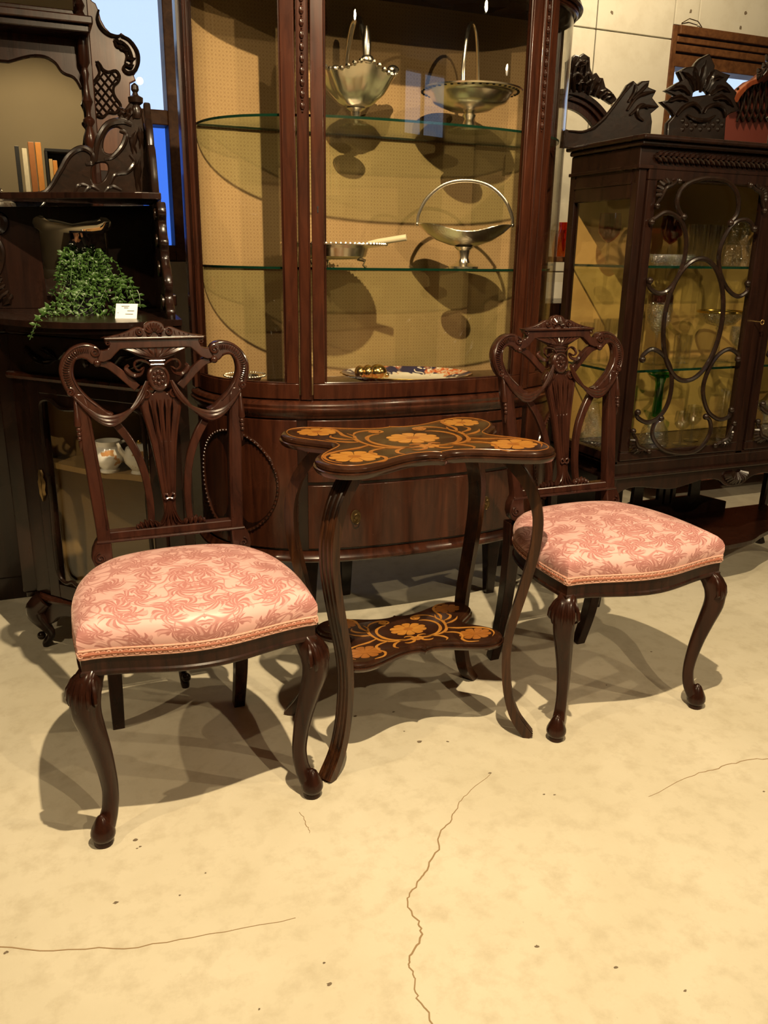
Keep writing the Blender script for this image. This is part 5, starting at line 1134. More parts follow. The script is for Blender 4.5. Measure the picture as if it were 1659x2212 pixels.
fb = KA(294, 240); kp('corner_finial', KW, lambda m: m.lathe([(.012, -.02), (.016, 0), (.010, .012), (.018, .018), (.019, .030), (.008, .036), (.006, .042), (.010, .048), (.009, .058), (.002, .064)], 14, (fb[0], YA - .012, fb[2])))

# plant in black pot
def on_slab(u, v): p = G(u, v, ZK); return p
pc = G(232, 684, ZK + .0)
pot = Vector(loc_(pc)); potw = CO + cx_ * (-.165) + cy_ * (.235)
pl = thing('trailing_plant', 'green trailing plant in black pot on corner cabinet slab', 'plant', (potw.x, potw.y, ZK), 0)
MB().lathe([(.003, 0), (.040, 0), (.044, .055), (.047, .060), (.047, .070), (.042, .070), (.040, .058), (.003, .056)], 20).build('pot', 'black_pot', pl)
leafm = MB(); leafm.loft([[(math.cos(a) * r, math.sin(a) * r * .55, z) for a in [2 * PI * k / 5 for k in range(5)]] for r, z in ((.0003, 0), (.0036, .004), (.0040, .0075), (.0018, .012), (.0002, .0145))])
def strand(P, name='trailing_stem', dens=.0085, sz=1.0):
    P = cat(P, 6); m = MB(); m.tube(P, .0011, 4); acc = 0; side = 1
    for a, b in zip(P, P[1:]):
        acc += (b - a).length
        if acc > dens:
            acc = 0; side = -side; t = (b - a).normalized(); r = Vector((random.uniform(-1, 1), random.uniform(-1, 1), random.uniform(-.3, .8))).normalized(); o = (r - t * r.dot(t)); o = o.normalized() if o.length > .01 else Vector((1, 0, 0))
            for sg in (1, -1):
                d = (o * sg + t * .35 + Vector((0, 0, .15))).normalized(); qd = Vector((0, 0, 1)).rotation_difference(d); s_ = random.uniform(.75, 1.25) * sz
                m.add([qd @ Vector(v) * s_ + a for v in leafm.v], leafm.f)
    m.build(name, 'leaf_green', pl, smooth=60)
rnd = random.Random(5)
inv_ = Vector((potw.x, potw.y, ZK))
def pxl(u, v, off):   # point above the slab at a pixel, off metres nearer than the pot
    base = inv_ - cy_ * off; n = cy_; return PL(u, v, base, n) - inv_
for pts in ([(205, 600, .02), (160, 625, .08), (120, 655, .13), (100, 672, .20), (82, 692, .275), (74, 710, .300), (64, 734, .305)], [(200, 605, .03), (165, 640, .09), (140, 668, .12), (105, 682, .15)], [(215, 598, .03), (190, 630, .09), (170, 665, .12), (140, 682, .14)], [(225, 600, .04), (215, 640, .09), (190, 668, .12), (160, 684, .135)], [(235, 600, .04), (230, 640, .08), (205, 672, .11), (172, 686, .13)], [(250, 600, .04), (262, 640, .07), (262, 670, .09), (235, 684, .11), (205, 686, .13)], [(262, 600, .04), (285, 640, .07), (296, 668, .085)], [(270, 602, .03), (298, 630, .05), (303, 665, .06)], [(245, 602, .05), (250, 645, .075), (238, 676, .10), (215, 683, .12)], [(190, 605, .03), (150, 640, .08), (125, 672, .12)], [(210, 600, .05), (200, 635, .09), (215, 668, .11), (236, 684, .12)], [(205, 598, .05), (175, 628, .09), (150, 662, .12), (118, 680, .15)], [(240, 600, .06), (228, 625, .085), (214, 652, .10)], [(258, 602, .06), (262, 628, .08), (250, 660, .10)], [(280, 606, .04), (290, 650, .07), (280, 680, .09)], [(182, 610, .04), (158, 650, .09), (165, 684, .12)]):
    strand([pxl(*p) for p in pts])
for k in range(28):
    a = rnd.uniform(0, 2 * PI); r = rnd.uniform(.01, .035); R2 = rnd.uniform(.05, .095); h = rnd.uniform(.085, .150)
    x, y = math.cos(a), math.sin(a)
    strand([Vector((x * r, y * r * .7, .058)), Vector((x * (r + R2) * .45, y * (r + R2) * .35, h)), Vector((x * R2 * .9, y * R2 * .65, h * rnd.uniform(.55, .95))), Vector((x * R2 * 1.12, y * min(R2, .07) * .8, h * rnd.uniform(.25, .6)))], sz=.8)
# price card
pcd = G(272, 688, ZK); t = thing('price_card', 'white price card propped on the corner cabinet slab', 'card', (pcd.x, pcd.y, ZK), math.radians(-20))
lean = lambda x, y, z: (x, y + z * .55, z * .9)
MB().bx(-.025, .025, -.0006, .0006, 0, .036).map(lean).build('card_sheet', 'card', t, smooth=0)
for x0, x1, z in ((-.012, .006, .029), (-.006, .004, .025), (.002, .018, .018), (-.002, .016, .010), (-.020, -.018, .013)): MB().bx(x0, x1, -.0012, -.0006, z, z + .0016).map(lean).build('print_line', 'ink', t, smooth=0)
# china jugs inside
def china():
    m, nt = newmat('rose_china'); n1 = noise(nt, tco(nt), 34, 2); n2 = noise(nt, tco(nt), 90, 2); o = nd(nt, 'ShaderNodeSeparateXYZ', tco(nt))
    band = mth(nt, 'LESS_THAN', mth(nt, 'ABSOLUTE', mth(nt, 'SUBTRACT', o.outputs[2], .042)), .022)
    f = mth(nt, 'MULTIPLY', ramp(nt, n1, [(.57, (0, 0, 0)), (.61, (1, 1, 1))]), band)
    finish(nt, princ(nt, base=mixc(nt, f, (.80, .78, .72), mixc(nt, n2, (.65, .22, .10), (.30, .28, .10))), roughness=.15, coat_weight=.5))
china()
def jug(label, u, v, sc_, rz, lid):
    p = loc_(G(u, v, .560)); P = CO + cx_ * p[0] + cy_ * p[1]
    t = thing('china_jug', label, 'jug', (P.x, P.y, .560), rz, 'rose china in the corner cabinet')
    MB().lathe([(.003, 0), (.026, 0), (.027, .006), (.022, .010), (.038, .030), (.042, .048), (.036, .066), (.030, .074), (.034, .088), (.031, .088), (.027, .074), (.032, .064), (.003, .02)] if not lid else [(.003, 0), (.028, 0), (.024, .008), (.042, .03), (.046, .05), (.036, .072), (.020, .080), (.003, .081)], 24).map(lambda x, y, z: (x * sc_, y * sc_, z * sc_)).build('body', 'rose_china', t)
    s = 1
    MB().tube(cat([(.030 * s * sc_, 0, .076 * sc_), (.055 * sc_, 0, .080 * sc_), (.064 * sc_, 0, .058 * sc_), (.052 * sc_, 0, .036 * sc_), (.036 * sc_, 0, .026 * sc_)], 4), .0045 * sc_, 8).build('handle', 'porcelain', t)
    MB().tube(cat([(-.030 * sc_, 0, .045 * sc_), (-.048 * sc_, 0, .062 * sc_), (-.058 * sc_, 0, .088 * sc_)] if lid else [(-.022 * sc_, 0, .070 * sc_), (-.034 * sc_, 0, .082 * sc_), (-.043 * sc_, 0, .092 * sc_)], 4), [.010 * sc_, .007 * sc_, .004 * sc_], 8).build('spout', 'porcelain', t)
    if lid: MB().ball((0, 0, .086 * sc_), .007 * sc_, 8).build('lid_knob', 'gilt_rim', t)
jug('white china cream jug with orange roses on corner cabinet shelf', 238, 1018, .95, math.radians(15), False)
jug('white china teapot with rose sprays on corner cabinet shelf', 305, 1020, .95, math.radians(10), True)

# ================================================================ tall mirrored sideboard behind it
YS = 2.95
sb = thing('mirrored_sideboard', 'tall mahogany sideboard with arched mirror and lattice carved back', 'sideboard', (-.42, 2.80, 0))
def sp_(name, mat, fn, par=None, **kw): m = MB(); fn(m); return m.build(name, mat, par or sb, world=True, **kw)
def sbx(name, mat, *a, par=None, bevel=.004): return sp_(name, mat, lambda m: m.bx(*a), par, smooth=0, bevel=bevel)
sbx('base_cupboard', 'mahogany_dark', -1.28, .40, 2.82, 2.985, .08, .95); sbx('sideboard_top', 'mahogany', -1.31, .425, 2.79, 2.985, .95, .985)
sbx('plinth', 'mahogany_dark', -1.27, .39, 2.83, 2.98, 0, .08)
sbx('ledge', 'mahogany', -1.25, .40, 2.80, 2.985, 1.135, 1.158); 
for x in (-1.2, -.42, .36): sbx('ledge_support', 'mahogany_dark', x - .02, x + .02, 2.82, 2.97, .985, 1.135)
bo = [(B(u, v, YS).x, B(u, v, YS).z) for u, v in ((282, 420), (281, 230), (279, 178), (291, 172), (287, 162), (296, 150), (301, 128), (298, 108), (288, 92), (272, 80), (262, 73), (256, 79), (240, 74), (226, 60), (216, 42), (211, 22), (205, 8), (196, 2), (192, -20), (196, -60), (150, -90), (60, -120))]
XS = -.42
bo2 = bo + [(2 * XS - x, z) for x, z in reversed(bo)]
plate('back_board', [bo2], .026, 'carved_panel_wood', sb, lambda x, z, d: (x, YS + .015 - d, z), .003, world=True)
sbx('lower_back', 'mahogany_dark', -1.22, .36, 2.95, 2.98, .985, 1.36)
mr = sbx('mirror_frame', 'mahogany', -1.05, .207, 2.925, 2.945, 1.158, 1.27)
px = B(178, 200, YS).x
mo = [(px, 1.20), (px, 1.55), (px - .006, 1.585), (px - .022, 1.612), (px - .045, 1.620), (px - .058, 1.628), (px - .072, 1.648), (px - .10, 1.662), (px - .14, 1.660), (px - .20, 1.640)]
mo = cat2(mo, 3); mo = mo + [(2 * XS - x, z) for x, z in reversed(mo)]
sp_('mirror_glass', 'mirror', lambda m: m.poly(mo, 0, .004, lambda x, z, d: (x, 2.922 - d + .006, z)), smooth=0)
ob = [(px + .030, 1.158), (px + .030, 1.735), (2 * XS - px - .030, 1.735), (2 * XS - px - .030, 1.158)]
plate('mirror_surround', [ob, mo], .016, 'mahogany', sb, lambda x, z, d: (x, 2.924 - d, z), .003, world=True)
sp_('mirror_bevel_strip', 'mahogany_dark', lambda m: m.tube([(x, 2.914, z) for x, z in mo], .003, 6), smooth=40)
shf = sbx('mirror_shelf', 'mahogany', 2 * XS - .235, .235, 2.80, 2.95, 1.735, 1.757); sbx('shelf_moulding', 'mahogany_dark', 2 * XS - .225, .225, 2.815, 2.95, 1.715, 1.735, par=shf)
mo_u = [(px - .005, 1.79), (px - .005, 2.02), (2 * XS - px + .005, 2.02), (2 * XS - px + .005, 1.79)]
plate('upper_surround', [[(px + .03, 1.757), (px + .03, 2.06), (2 * XS - px - .03, 2.06), (2 * XS - px - .03, 1.757)], mo_u], .018, 'mahogany', sb, lambda x, z, d: (x, 2.926 - d, z), .003, world=True)
sp_('upper_mirror', 'mirror', lambda m: m.poly(mo_u, 0, .004, lambda x, z, d: (x, 2.926 - d, z)), smooth=0)
xs_ = B(184, 160, 2.885).x
for xx in (xs_, 2 * XS - xs_):
    sp_('spindle', 'mahogany', lambda m: m.lathe([(.010, 1.158), (.014, 1.165), (.009, 1.18), (.011, 1.22), (.008, 1.34), (.012, 1.38), (.018, 1.395), (.018, 1.402), (.012, 1.412), (.020, 1.43), (.015, 1.455), (.008, 1.475), (.017, 1.488), (.017, 1.494), (.008, 1.503), (.007, 1.515), (.010, 1.53), (.016, 1.545), (.013, 1.553), (.010, 1.562), (.007, 1.60), (.012, 1.62), (.008, 1.635), (.016, 1.65), (.016, 1.715)], 14, (xx, 2.885, 0)))
    sp_('upper_spindle', 'mahogany', lambda m: m.lathe([(.014, 1.757), (.014, 1.775), (.008, 1.785), (.015, 1.80), (.008, 1.815), (.011, 1.86), (.008, 1.95), (.014, 2.0)], 14, (xx, 2.885, 0)))
LAT = [(208, 133), (216, 140), (222, 150), (234, 156), (250, 153), (258, 164), (256, 176), (246, 186), (245, 200), (250, 212), (260, 226), (258, 240), (246, 244), (234, 243), (222, 253), (208, 249), (201, 236), (198, 214), (204, 196), (198, 184), (206, 172), (214, 160), (214, 150)]
LP = [B(u, v, YS) for u, v in LAT]; lp2 = [(p.x, p.z) for p in LP]
def inside(x, z):
    c_ = False; n = len(lp2)
    for i in range(n):
        (x0, z0), (x1, z1) = lp2[i], lp2[i - 1]
        if (z0 > z) != (z1 > z) and x < (x1 - x0) * (z - z0) / (z1 - z0) + x0: c_ = not c_
    return c_
q = MB(); yl = YS - .001
q.tube([(x, yl - .003, z) for x, z in cat2(lp2, 3, True)], .0042, 6, closed=True)
for fam in (1, -1):
    for k in range(-30, 31):
        run_ = []
        for j in range(-60, 61):
            a, b = k * .0165, j * .003
            x, z = B(228, 200, YS).x + (a + b) * .7071, B(228, 200, YS).z + fam * (b - a) * .85
            if inside(x, z): run_.append((x, yl - .002, z))
            else:
                if len(run_) > 2: q.tube([run_[0], run_[-1]], .0026, 5)
                run_ = []
q.build('lattice_carving', 'carved_dark', sb, world=True)
q = MB()
for pts, w_ in (([(213, 22), (210, 40), (218, 60), (234, 74), (252, 79), (262, 76)], .0055), ([(262, 78), (280, 88), (296, 112), (298, 136), (290, 154), (276, 158), (266, 148), (272, 138)], .0062), ([(246, 86), (252, 100), (266, 104), (274, 118), (270, 136)], .0050), ([(262, 90), (276, 104), (284, 124), (284, 144)], .0055)):
    q.tube(cat([(B(u, v, YS).x, YS - .006, B(u, v, YS).z) for u, v in pts], 4), [w_ * .6, w_, w_, w_ * .5], 6)
for pts in ([(248, 84), (258, 92), (270, 92)], [(258, 102), (270, 108), (282, 106)], [(272, 124), (282, 128), (294, 126)], [(268, 138), (280, 144), (290, 140)]): pleaf(q, pts, .007, YS - .004, .010, 2)
q.build('leaf_carving', 'carved_dark', sb, world=True)
# silver urn and box on its ledge
up = Vector((xat(8, 2.87, 1.158), 2.87, 1.158)); t = thing('silver_urn', 'silver lidded urn on the mirrored sideboard ledge', 'urn', up)
MB().lathe([(.003, 0), (.038, 0), (.040, .008), (.020, .016), (.014, .03), (.030, .05), (.042, .075), (.040, .090), (.028, .098), (.003, .100)], 24, wave=lambda j, r, z: .05 * math.cos(j * 2 * PI * 10) if z > .04 else 0).build('body', 'silver', t)
MB().lathe([(.030, .098), (.024, .108), (.010, .116), (.006, .124), (.009, .130), (.002, .136)], 20).build('lid', 'silver', t)
t = tag(MB().bx(-.05, .05, -.04, .04, 0, .045).build('red_box', 'dark_red_box', smooth=0, bevel=.003), 'flat red box lying on the sideboard top beside the urn', 'box'); t.location = (xat(18, 2.86, 1.0), 2.86, .985)

# ================================================================ dark blue chair at the left edge
bcx = G(12, 1165); t = thing('blue_chair', 'dark blue upholstered chair beyond the corner cabinet', 'chair', (bcx.x - .20, bcx.y - .21, 0), math.radians(0))
kc_s = [(-.24, -.24), (.24, -.24), (.22, .22), (-.22, .22)]
MB().loft([[(x * k, y * k, z) for x, y in cat2([(-.24, -.22), (0, -.26), (.24, -.22), (.22, .22), (-.22, .22)], 4, True)] for k, z in ((.98, .40), (1.03, .43), (1.0, .48), (.85, .505), (.4, .52), (.05, .522))]).build('seat_cushion', 'blue_fabric', t)
MB().loft([[(x * k, y * k, z) for x, y in cat2([(-.24, -.22), (0, -.26), (.24, -.22), (.22, .22), (-.22, .22)], 4, True)] for k, z in ((1.0, .345), (1.02, .36), (1.0, .40))]).build('seat_frame', 'mahogany', t)
for x, y in ((-.21, -.21), (.21, -.21), (-.19, .2), (.19, .2)): MB().tube([(x, y, .37), (x, y, .2), (x * 1.03, y * 1.03, 0)], [.022, .018, .014], 8).build('leg', 'mahogany_dark', t)
MB().loft([[(x, .2 + .03 * math.sin(k) + d, .52 + k * .38) for x, d in ((-.2, 0), (.2, 0), (.2, .06), (-.2, .06))] for k in (0, .3, .7, 1)]).build('backrest', 'blue_fabric', t, bevel=.01)

# ================================================================ furniture behind the looped cabinet
YA2 = 2.98
ar = thing('arched_mirror_cabinet', 'dark cabinet with arched foliate pediment seen behind the looped cabinet', 'cabinet', (2.02, 3.1, 0))
def arp(name, mat, fn, par=None, **kw): m = MB(); fn(m); return m.build(name, mat, par or ar, world=True, **kw)
cxa, cza = B(1215, 330, YA2).x, B(1215, 330, YA2).z
ro = B(1325, 262, YA2); Ra = math.hypot(ro.x - cxa, ro.z - cza) * 1.0
def arch(r): return [(cxa + r * math.cos(a), cza - .05 + r * 1.02 * math.sin(a)) for a in [math.radians(12 + k * 156 / 28) for k in range(29)]]
for r0, r1, d in ((Ra * .80, Ra * .90, .02), (Ra * .90, Ra * .96, .035), (Ra * .96, Ra * 1.03, .05)):
    arp('arch_moulding', 'mahogany' if d < .05 else 'mahogany_dark', lambda m: m.poly(arch(r0) + list(reversed(arch(r1))), 0, d, lambda x, z, t: (x, YA2 + .03 - t, z)), smooth=0, bevel=.003)
zb = arch(Ra)[0][1]
arp('arch_pane', 'pane_glass', lambda m: m.poly(arch(Ra * .81) + [(cxa - Ra * .79, 1.02), (cxa + Ra * .79, 1.02)], 0, .004, lambda x, z, t: (x, YA2 + .035 - t, z)), smooth=0)
for s in (-1, 1): arp('arch_post', 'mahogany', lambda m: m.bx(cxa + s * Ra * .8, cxa + s * Ra * 1.0, YA2 - .01, YA2 + .05, .95, zb), smooth=0, bevel=.004)
arp('cabinet_body', 'mahogany_dark', lambda m: m.bx(cxa - Ra * 1.1, cxa + Ra * 1.1, YA2 - .22, YA2 + .12, .06, .95), smooth=0, bevel=.004)
arp('cabinet_plinth', 'mahogany_dark', lambda m: m.bx(cxa - Ra * 1.05, cxa + Ra * 1.05, YA2 - .20, YA2 + .10, 0, .06), smooth=0)
arp('shelf_board', 'oak_frame', lambda m: m.bx(cxa - Ra * 1.0, cxa + Ra * 1.0, YA2 - .20, YA2 + .03, 1.10, 1.12), smooth=0, bevel=.003)
yq = YA2 - .02
pixplate('crest_ground', [[(1222, 215), (1224, 135), (1232, 128), (1240, 121), (1250, 124), (1258, 118), (1270, 126), (1271, 148), (1277, 164), (1285, 160), (1292, 170), (1299, 171), (1304, 190), (1314, 197), (1322, 205), (1329, 216), (1318, 224), (1300, 212), (1276, 205), (1250, 200)], [(1239, 185), (1241, 172), (1248, 168), (1252, 180), (1247, 188)]], YA2 + .0, .02, 'carved_dark', ar, .003)
q = MB()
for pts in ([(1240, 200), (1236, 160), (1250, 122)], [(1252, 200), (1250, 160), (1262, 126)], [(1262, 196), (1262, 160), (1268, 124)], [(1270, 205), (1276, 185), (1284, 168)], [(1282, 208), (1290, 190), (1296, 172)], [(1292, 212), (1302, 200), (1312, 195)], [(1300, 214), (1314, 206), (1325, 212)], [(1228, 200), (1226, 160), (1236, 125)], [(1246, 145), (1260, 136), (1270, 126)], [(1240, 180), (1256, 176), (1268, 186)]):
    pleaf(q, pts, .011, yq, .018, 3)
for pts in ([(1232, 170), (1244, 160), (1254, 172), (1246, 184)], [(1256, 170), (1268, 160), (1272, 174), (1262, 182)], [(1240, 145), (1250, 134), (1262, 142)]):
    q.tube(cat([(B(u, v, yq).x, yq - .008, B(u, v, yq).z) for u, v in pts], 4), [.006, .009, .006], 8)
q.build('foliate_crest', 'carved_dark', ar, world=True)
t = thing('amber_jug', 'amber glass jug with clear handle seen behind the bow cabinet side', 'jug', (xat(1216, 2.84, 1.12), 2.84, 1.12))
MB().lathe([(.003, 0), (.040, 0), (.046, .03), (.040, .07), (.024, .10), (.026, .125), (.022, .125), (.020, .10), (.003, .02)], 22).build('body', 'amber_glass', t)
MB().tube(cat([(-.024, 0, .115), (-.055, 0, .11), (-.058, 0, .06), (-.042, 0, .035)], 4), .005, 8).build('handle', 'clear_glass', t)
t = tag(MB().lathe([(.003, 0), (.030, 0), (.035, .02), (.028, .08), (.033, .10), (.029, .10), (.024, .08), (.003, .01)], 20).build('glass_jar', 'cut_glass'), 'clear cut glass jar beside the amber jug', 'jar'); t.location = (xat(1200, 2.93, 1.12), 2.93, 1.12)
# reddish cabinet at the right edge
rd = thing('red_cabinet', 'reddish mahogany cabinet with arched tracery pediment at right edge', 'cabinet', (3.12, 3.15, 0))
def rdp(name, mat, fn, par=None, **kw): m = MB(); fn(m); return m.build(name, mat, par or rd, world=True, **kw)
YD = 2.98
rdp('cabinet_body', 'red_cabinet_wood', lambda m: m.bx(2.66, 3.66, YD, YD + .36, .10, 1.58), smooth=0, bevel=.005)
for x in (2.70, 3.62):
    for y in (YD + .04, YD + .32): rdp('leg', 'red_cabinet_wood', lambda m: m.bx(x - .025, x + .025, y - .025, y + .025, 0, .10), smooth=0, bevel=.004)
ot = [B(u, v, YD) for u, v in ((1575, 222), (1588, 204), (1604, 188), (1620, 175), (1634, 170), (1648, 158), (1664, 146), (1690, 138))]
it = [B(u, v, YD) for u, v in ((1592, 222), (1600, 208), (1612, 194), (1626, 184), (1638, 180), (1652, 168), (1668, 157), (1690, 150))]
xc3 = ot[-1].x
pd = [(p.x, p.z) for p in ot]; pdi = [(p.x, p.z) for p in it]
pd_ = pd + [(2 * xc3 - x, z) for x, z in reversed(pd[:-1])]
rdp('pediment_board', 'red_silk', lambda m: m.poly([(pd[0][0], 1.58)] + pd_ + [(2 * xc3 - pd[0][0], 1.58)], 0, .02, lambda x, z, t: (x, YD + .04 - t, z)), smooth=0)
for mir in (0, 1):
    f = (lambda x: 2 * xc3 - x) if mir else (lambda x: x)
    rdp('pediment_moulding', 'red_cabinet_wood', lambda m: m.poly([(f(x), z) for x, z in pd + list(reversed(pdi))], 0, .045, lambda x, z, t: (x, YD + .04 - t, z)), smooth=0, bevel=.003)
q = MB()
for k in range(9):
    u0 = 1596 + 13 * k; a = [B(u0, 262, YD), B(u0 + 12, 225, YD), B(u0 + 2, 188 - k * 3, YD)]
    q.tube(cat([(p.x, YD + .012, p.z) for p in a], 4), .005, 6); b = [B(u0 + 14, 262, YD), B(u0 + 2, 225, YD), B(u0 + 12, 188 - k * 3, YD)]; q.tube(cat([(p.x, YD + .012, p.z) for p in b], 4), .005, 6)
q.build('tracery', 'carved_dark', rd, world=True)
q = MB()
for pts in ([(1636, 172), (1640, 158), (1636, 148)], [(1640, 168), (1650, 150), (1648, 136)], [(1646, 160), (1658, 138), (1654, 118)], [(1652, 150), (1664, 130), (1668, 112)]): pleaf(q, pts, .010, YD - .005, .018, 3)
q.build('crest_leaves', 'carved_dark', rd, world=True)

# ================================================================ bookcase behind the photographer (seen in the mirror)
def bookcase():
    Y0 = -2.55
    t = thing('bookcase', 'dark open bookcase reflected in the arched mirror', 'bookcase', (.35, Y0 - .15, 0))
    part = lambda n_, m_, *a: MB().bx(*a).build(n_, m_, t, world=True, smooth=0, bevel=.003)
    for x in (-.55, 1.25): part('side_panel', 'mahogany_dark', x - .015, x + .015, Y0 - .30, Y0, 0, 1.56)
    part('back_panel', 'mahogany_dark', -.55, 1.25, Y0 - .31, Y0 - .30, 0, 1.56)
    for z in (.08, .55, 1.03, 1.54): part('shelf_board', 'mahogany_dark', -.54, 1.24, Y0 - .30, Y0, z, z + .025)
    part('plinth', 'mahogany_dark', -.54, 1.24, Y0 - .29, Y0 - .01, 0, .08)
    part('upper_back', 'box_and_hole_black', .215, 1.22, Y0 - .31, Y0 - .30, 1.565, 1.96); part('upper_top', 'box_and_hole_black', .215, 1.22, Y0 - .31, Y0 - .02, 1.935, 1.96)
    part('upper_side', 'box_and_hole_black', .215, .235, Y0 - .31, Y0 - .02, 1.565, 1.935); part('upper_side', 'box_and_hole_black', 1.20, 1.22, Y0 - .31, Y0 - .02, 1.565, 1.935)
    cols = {'ochre': (.60, .30, .06), 'orange': (.66, .27, .05), 'cream': (.80, .72, .52), 'brown': (.40, .15, .04), 'black': (.02, .02, .02), 'tan': (.56, .38, .16)}
    for k, c in cols.items(): plain('book_' + k, c, .6, var=.15, vscale=30)
    seq = [('black', .035, .40, -.01), ('cream', .040, .385, .05), ('brown', .048, .44, .108), ('orange', .048, .44, .165), ('tan', .03, .31, .257), ('orange', .036, .30, .292), ('ochre', .022, .24, .325), ('ochre', .024, .25, .352), ('tan', .020, .26, .378), ('orange', .026, .24, .405), ('ochre', .022, .23, .433), ('cream', .020, .22, .458), ('tan', .030, .25, .487), ('ochre', .026, .24, .518), ('brown', .030, .27, .55), ('orange', .026, .24, .582)]
    ords = ['first', 'second', 'third', 'fourth', 'fifth', 'sixth', 'seventh', 'eighth', 'ninth', 'tenth', 'eleventh', 'twelfth', 'thirteenth', 'fourteenth', 'fifteenth', 'sixteenth']
    for i, (c, w_, h, x) in enumerate(seq):
        b = thing('book', f'{c} book reflected in the arched mirror, {ords[i]} along the row', 'book', (x, Y0 - .14, 1.5655), 0, 'books in the mirror')
        MB().bx(-w_ / 2, w_ / 2, -.10, .10, 0, h).build('cover', 'book_' + c, b, smooth=0, bevel=.003); MB().bx(-w_ / 2 + .003, w_ / 2 - .003, -.101, .095, .003, h + .0008).build('page_block', 'card', b, smooth=0)
bookcase()
# ================================================================ the photographer, seen in the small mirror
def HP(r, f_, z): return Vector((.9239 * r + .3827 * f_, -.3827 * r + .9239 * f_, z))
def skinned(name, chains, mat, parent, sub=2):
    """one continuous surface grown round joined chains of (point, radius); the first point of the first chain is the root"""
    vs, es, rs, idx = [], [], [], {}
    def vid(p, r):
        k = tuple(round(c, 4) for c in p)
        if k not in idx: idx[k] = len(vs); vs.append(p); rs.append(r)
        return idx[k]
    for ch in chains:
        last = None
        for p, r in ch:
            i = vid(HP(*p), r)
            if last is not None and last != i: es.append((last, i))
            last = i
    me = bpy.data.meshes.new(name); inv = RM[parent.name].inverted() if parent else Matrix.Identity(4)
    me.from_pydata([inv @ v for v in vs], es, []); me.materials.append(MATS[mat])
    o = link(name, me, parent); m = o.modifiers.new('skin', 'SKIN'); m.use_smooth_shade = True
    for k, r in enumerate(rs): me.skin_vertices[0].data[k].radius = (r, r); me.skin_vertices[0].data[k].use_root = (k == 0)
    s_ = o.modifiers.new('sub', 'SUBSURF'); s_.levels = sub; s_.render_levels = sub
    return o
pp = HP(0, -.30, 0)
ps = thing('person', 'kneeling person in dark clothes holding a black camera, reflected in the small mirror', 'person', pp)
P0 = ((0, -.30, .50), .135)
torso = [P0, ((0, -.29, .68), .125), ((0, -.27, .84), .135), ((0, -.25, .955), .085), ((0, -.245, 1.00), .050)]
head = [((0, -.245, 1.00), .050), ((0, -.232, 1.045), .060), ((0, -.222, 1.10), .088), ((0, -.222, 1.165), .094), ((0, -.23, 1.215), .070)]
def arm(s, el, wr): return [((0, -.25, .955), .085), ((.15 * s, -.25, .935), .062), (el, .047), (wr, .030)]
RW, LW = (.118, -.135, 1.065), (-.075, -.125, .995)
R_arm = arm(1, (.245, -.20, .78), RW); L_arm = arm(-1, (-.215, -.16, .775), LW)
rp, lp_ = (.100, -.128, 1.105), (-.048, -.098, 1.040)
def finger(pts, r=.0088): return [(p, r * (1 - .08 * i)) for i, p in enumerate(pts)]
fing = []
for i, z in enumerate((1.140, 1.122, 1.104, 1.088)):
    L = (1.0, 1.08, 1.02, .86)[i]
    fing.append([(rp, .026)] + finger([(.104, -.105, z), (.094, -.072, z + .002), (.094 - .030 * L, -.058, z)]))
fing.append([(rp, .026)] + finger([(.092, -.138, 1.125), (.070, -.146, 1.145), (.048, -.146, 1.150)], .0100))
for i, f_ in enumerate((-.048, -.064, -.080, -.095)):
    L = (.94, 1.06, 1.0, .85)[i]
    fing.append([(lp_, .027)] + finger([(-.050, f_, 1.055), (-.047, f_ + .002, 1.055 + .030 * L), (-.036, f_, 1.062 + .050 * L)]))
fing.append([(lp_, .027)] + finger([(-.020, -.088, 1.045), (.012, -.082, 1.058), (.032, -.080, 1.078)], .0102))
legs = []
for s in (-1, 1): legs.append([P0, ((.10 * s, -.27, .42), .095), ((.115 * s, -.17, .085), .072), ((.11 * s, -.36, .065), .052), ((.10 * s, -.56, .06), .038), ((.10 * s, -.66, .035), .030)])
skinned('body', [torso, head, R_arm + [(rp, .026)], L_arm + [(lp_, .027)]] + fing + legs, 'skin', ps)
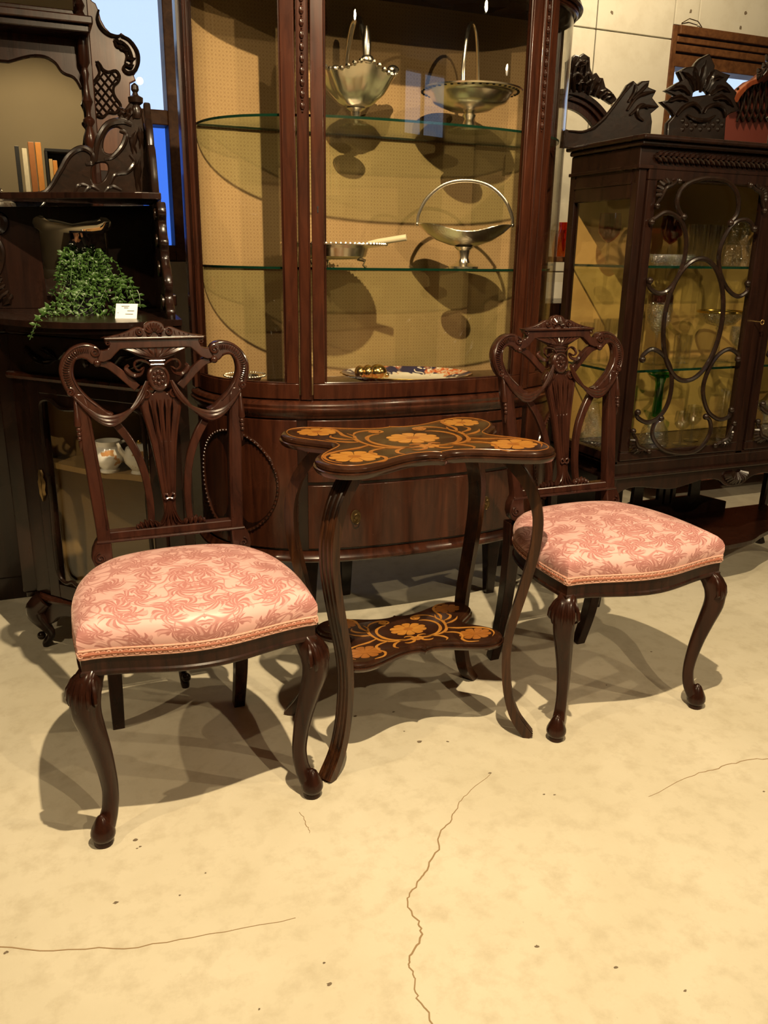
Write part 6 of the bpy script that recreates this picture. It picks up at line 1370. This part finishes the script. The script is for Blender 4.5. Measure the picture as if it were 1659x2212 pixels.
skinned('clothing', [[(p, r + .032) for p, r in torso[:3]] + [(torso[3][0], torso[3][1] + .012)], [(p, r + .016) for p, r in R_arm], [(p, r + .016) for p, r in L_arm]] + [[(p, r + .011) for p, r in l[:5]] for l in legs], 'dark_cloth', ps)
def on_head(m): inv = RM[ps.name].inverted(); m.v = [tuple(inv @ HP(*p)) for p in m.v]; return m
on_head(MB().ball((0, -.238, 1.165), .103, 18, 1.0, 1.05, 1.05)).map(lambda x, y, z: (x, y, z)).build('hair', 'hair', ps)
on_head(MB().tube([(0, -.135, 1.135), (0, -.118, 1.105), (0, -.128, 1.095)], [.008, .014, .010], 8)).build('nose', 'skin', ps)
for s in (-1, 1):
    on_head(MB().ball((.095 * s, -.225, 1.12), .020, 8, .4, .8, 1.2)).build('ear', 'skin', ps)
    on_head(MB().ball((.034 * s, -.142, 1.135), .011, 8)).build('eye', 'porcelain', ps)
on_head(MB().tube([(-.024, -.140, 1.068), (0, -.132, 1.066), (.024, -.140, 1.068)], [.004, .006, .004], 6)).build('mouth', 'dark_red_box', ps)
cm = thing('hand_camera', 'small black camera with round lens held up in the small mirror', 'camera', HP(0, -.09, CAM_H))
def dev(m, nm, mat, **kw):
    ca, sa = math.cos(-_p), math.sin(-_p)
    inv = RM[cm.name].inverted(); m.v = [tuple(inv @ HP(x, y * ca - z * sa, CAM_H + y * sa + z * ca)) for x, y, z in m.v]; return m.build(nm, mat, cm, **kw)
dev(MB().bx(-.062, .062, -.115, -.078, -.040, .032), 'camera_body', 'black_camera', smooth=0, bevel=.006)
dev(MB().bx(-.022, .022, -.112, -.082, .032, .050), 'viewfinder_hump', 'silver', smooth=0, bevel=.004)
dev(MB().lathe([(.030, -.078), (.031, -.060), (.029, -.058), (.030, -.035), (.031, -.022), (.027, -.020), (.024, -.030), (.002, -.034)], 24).map(lambda x, y, z: (x, z, y)), 'lens_barrel', 'black_camera')
dev(MB().lathe([(.002, -.030), (.020, -.033), (.023, -.036), (.002, -.037)], 20).map(lambda x, y, z: (x, z, y)), 'lens_glass', 'shelf_edge')
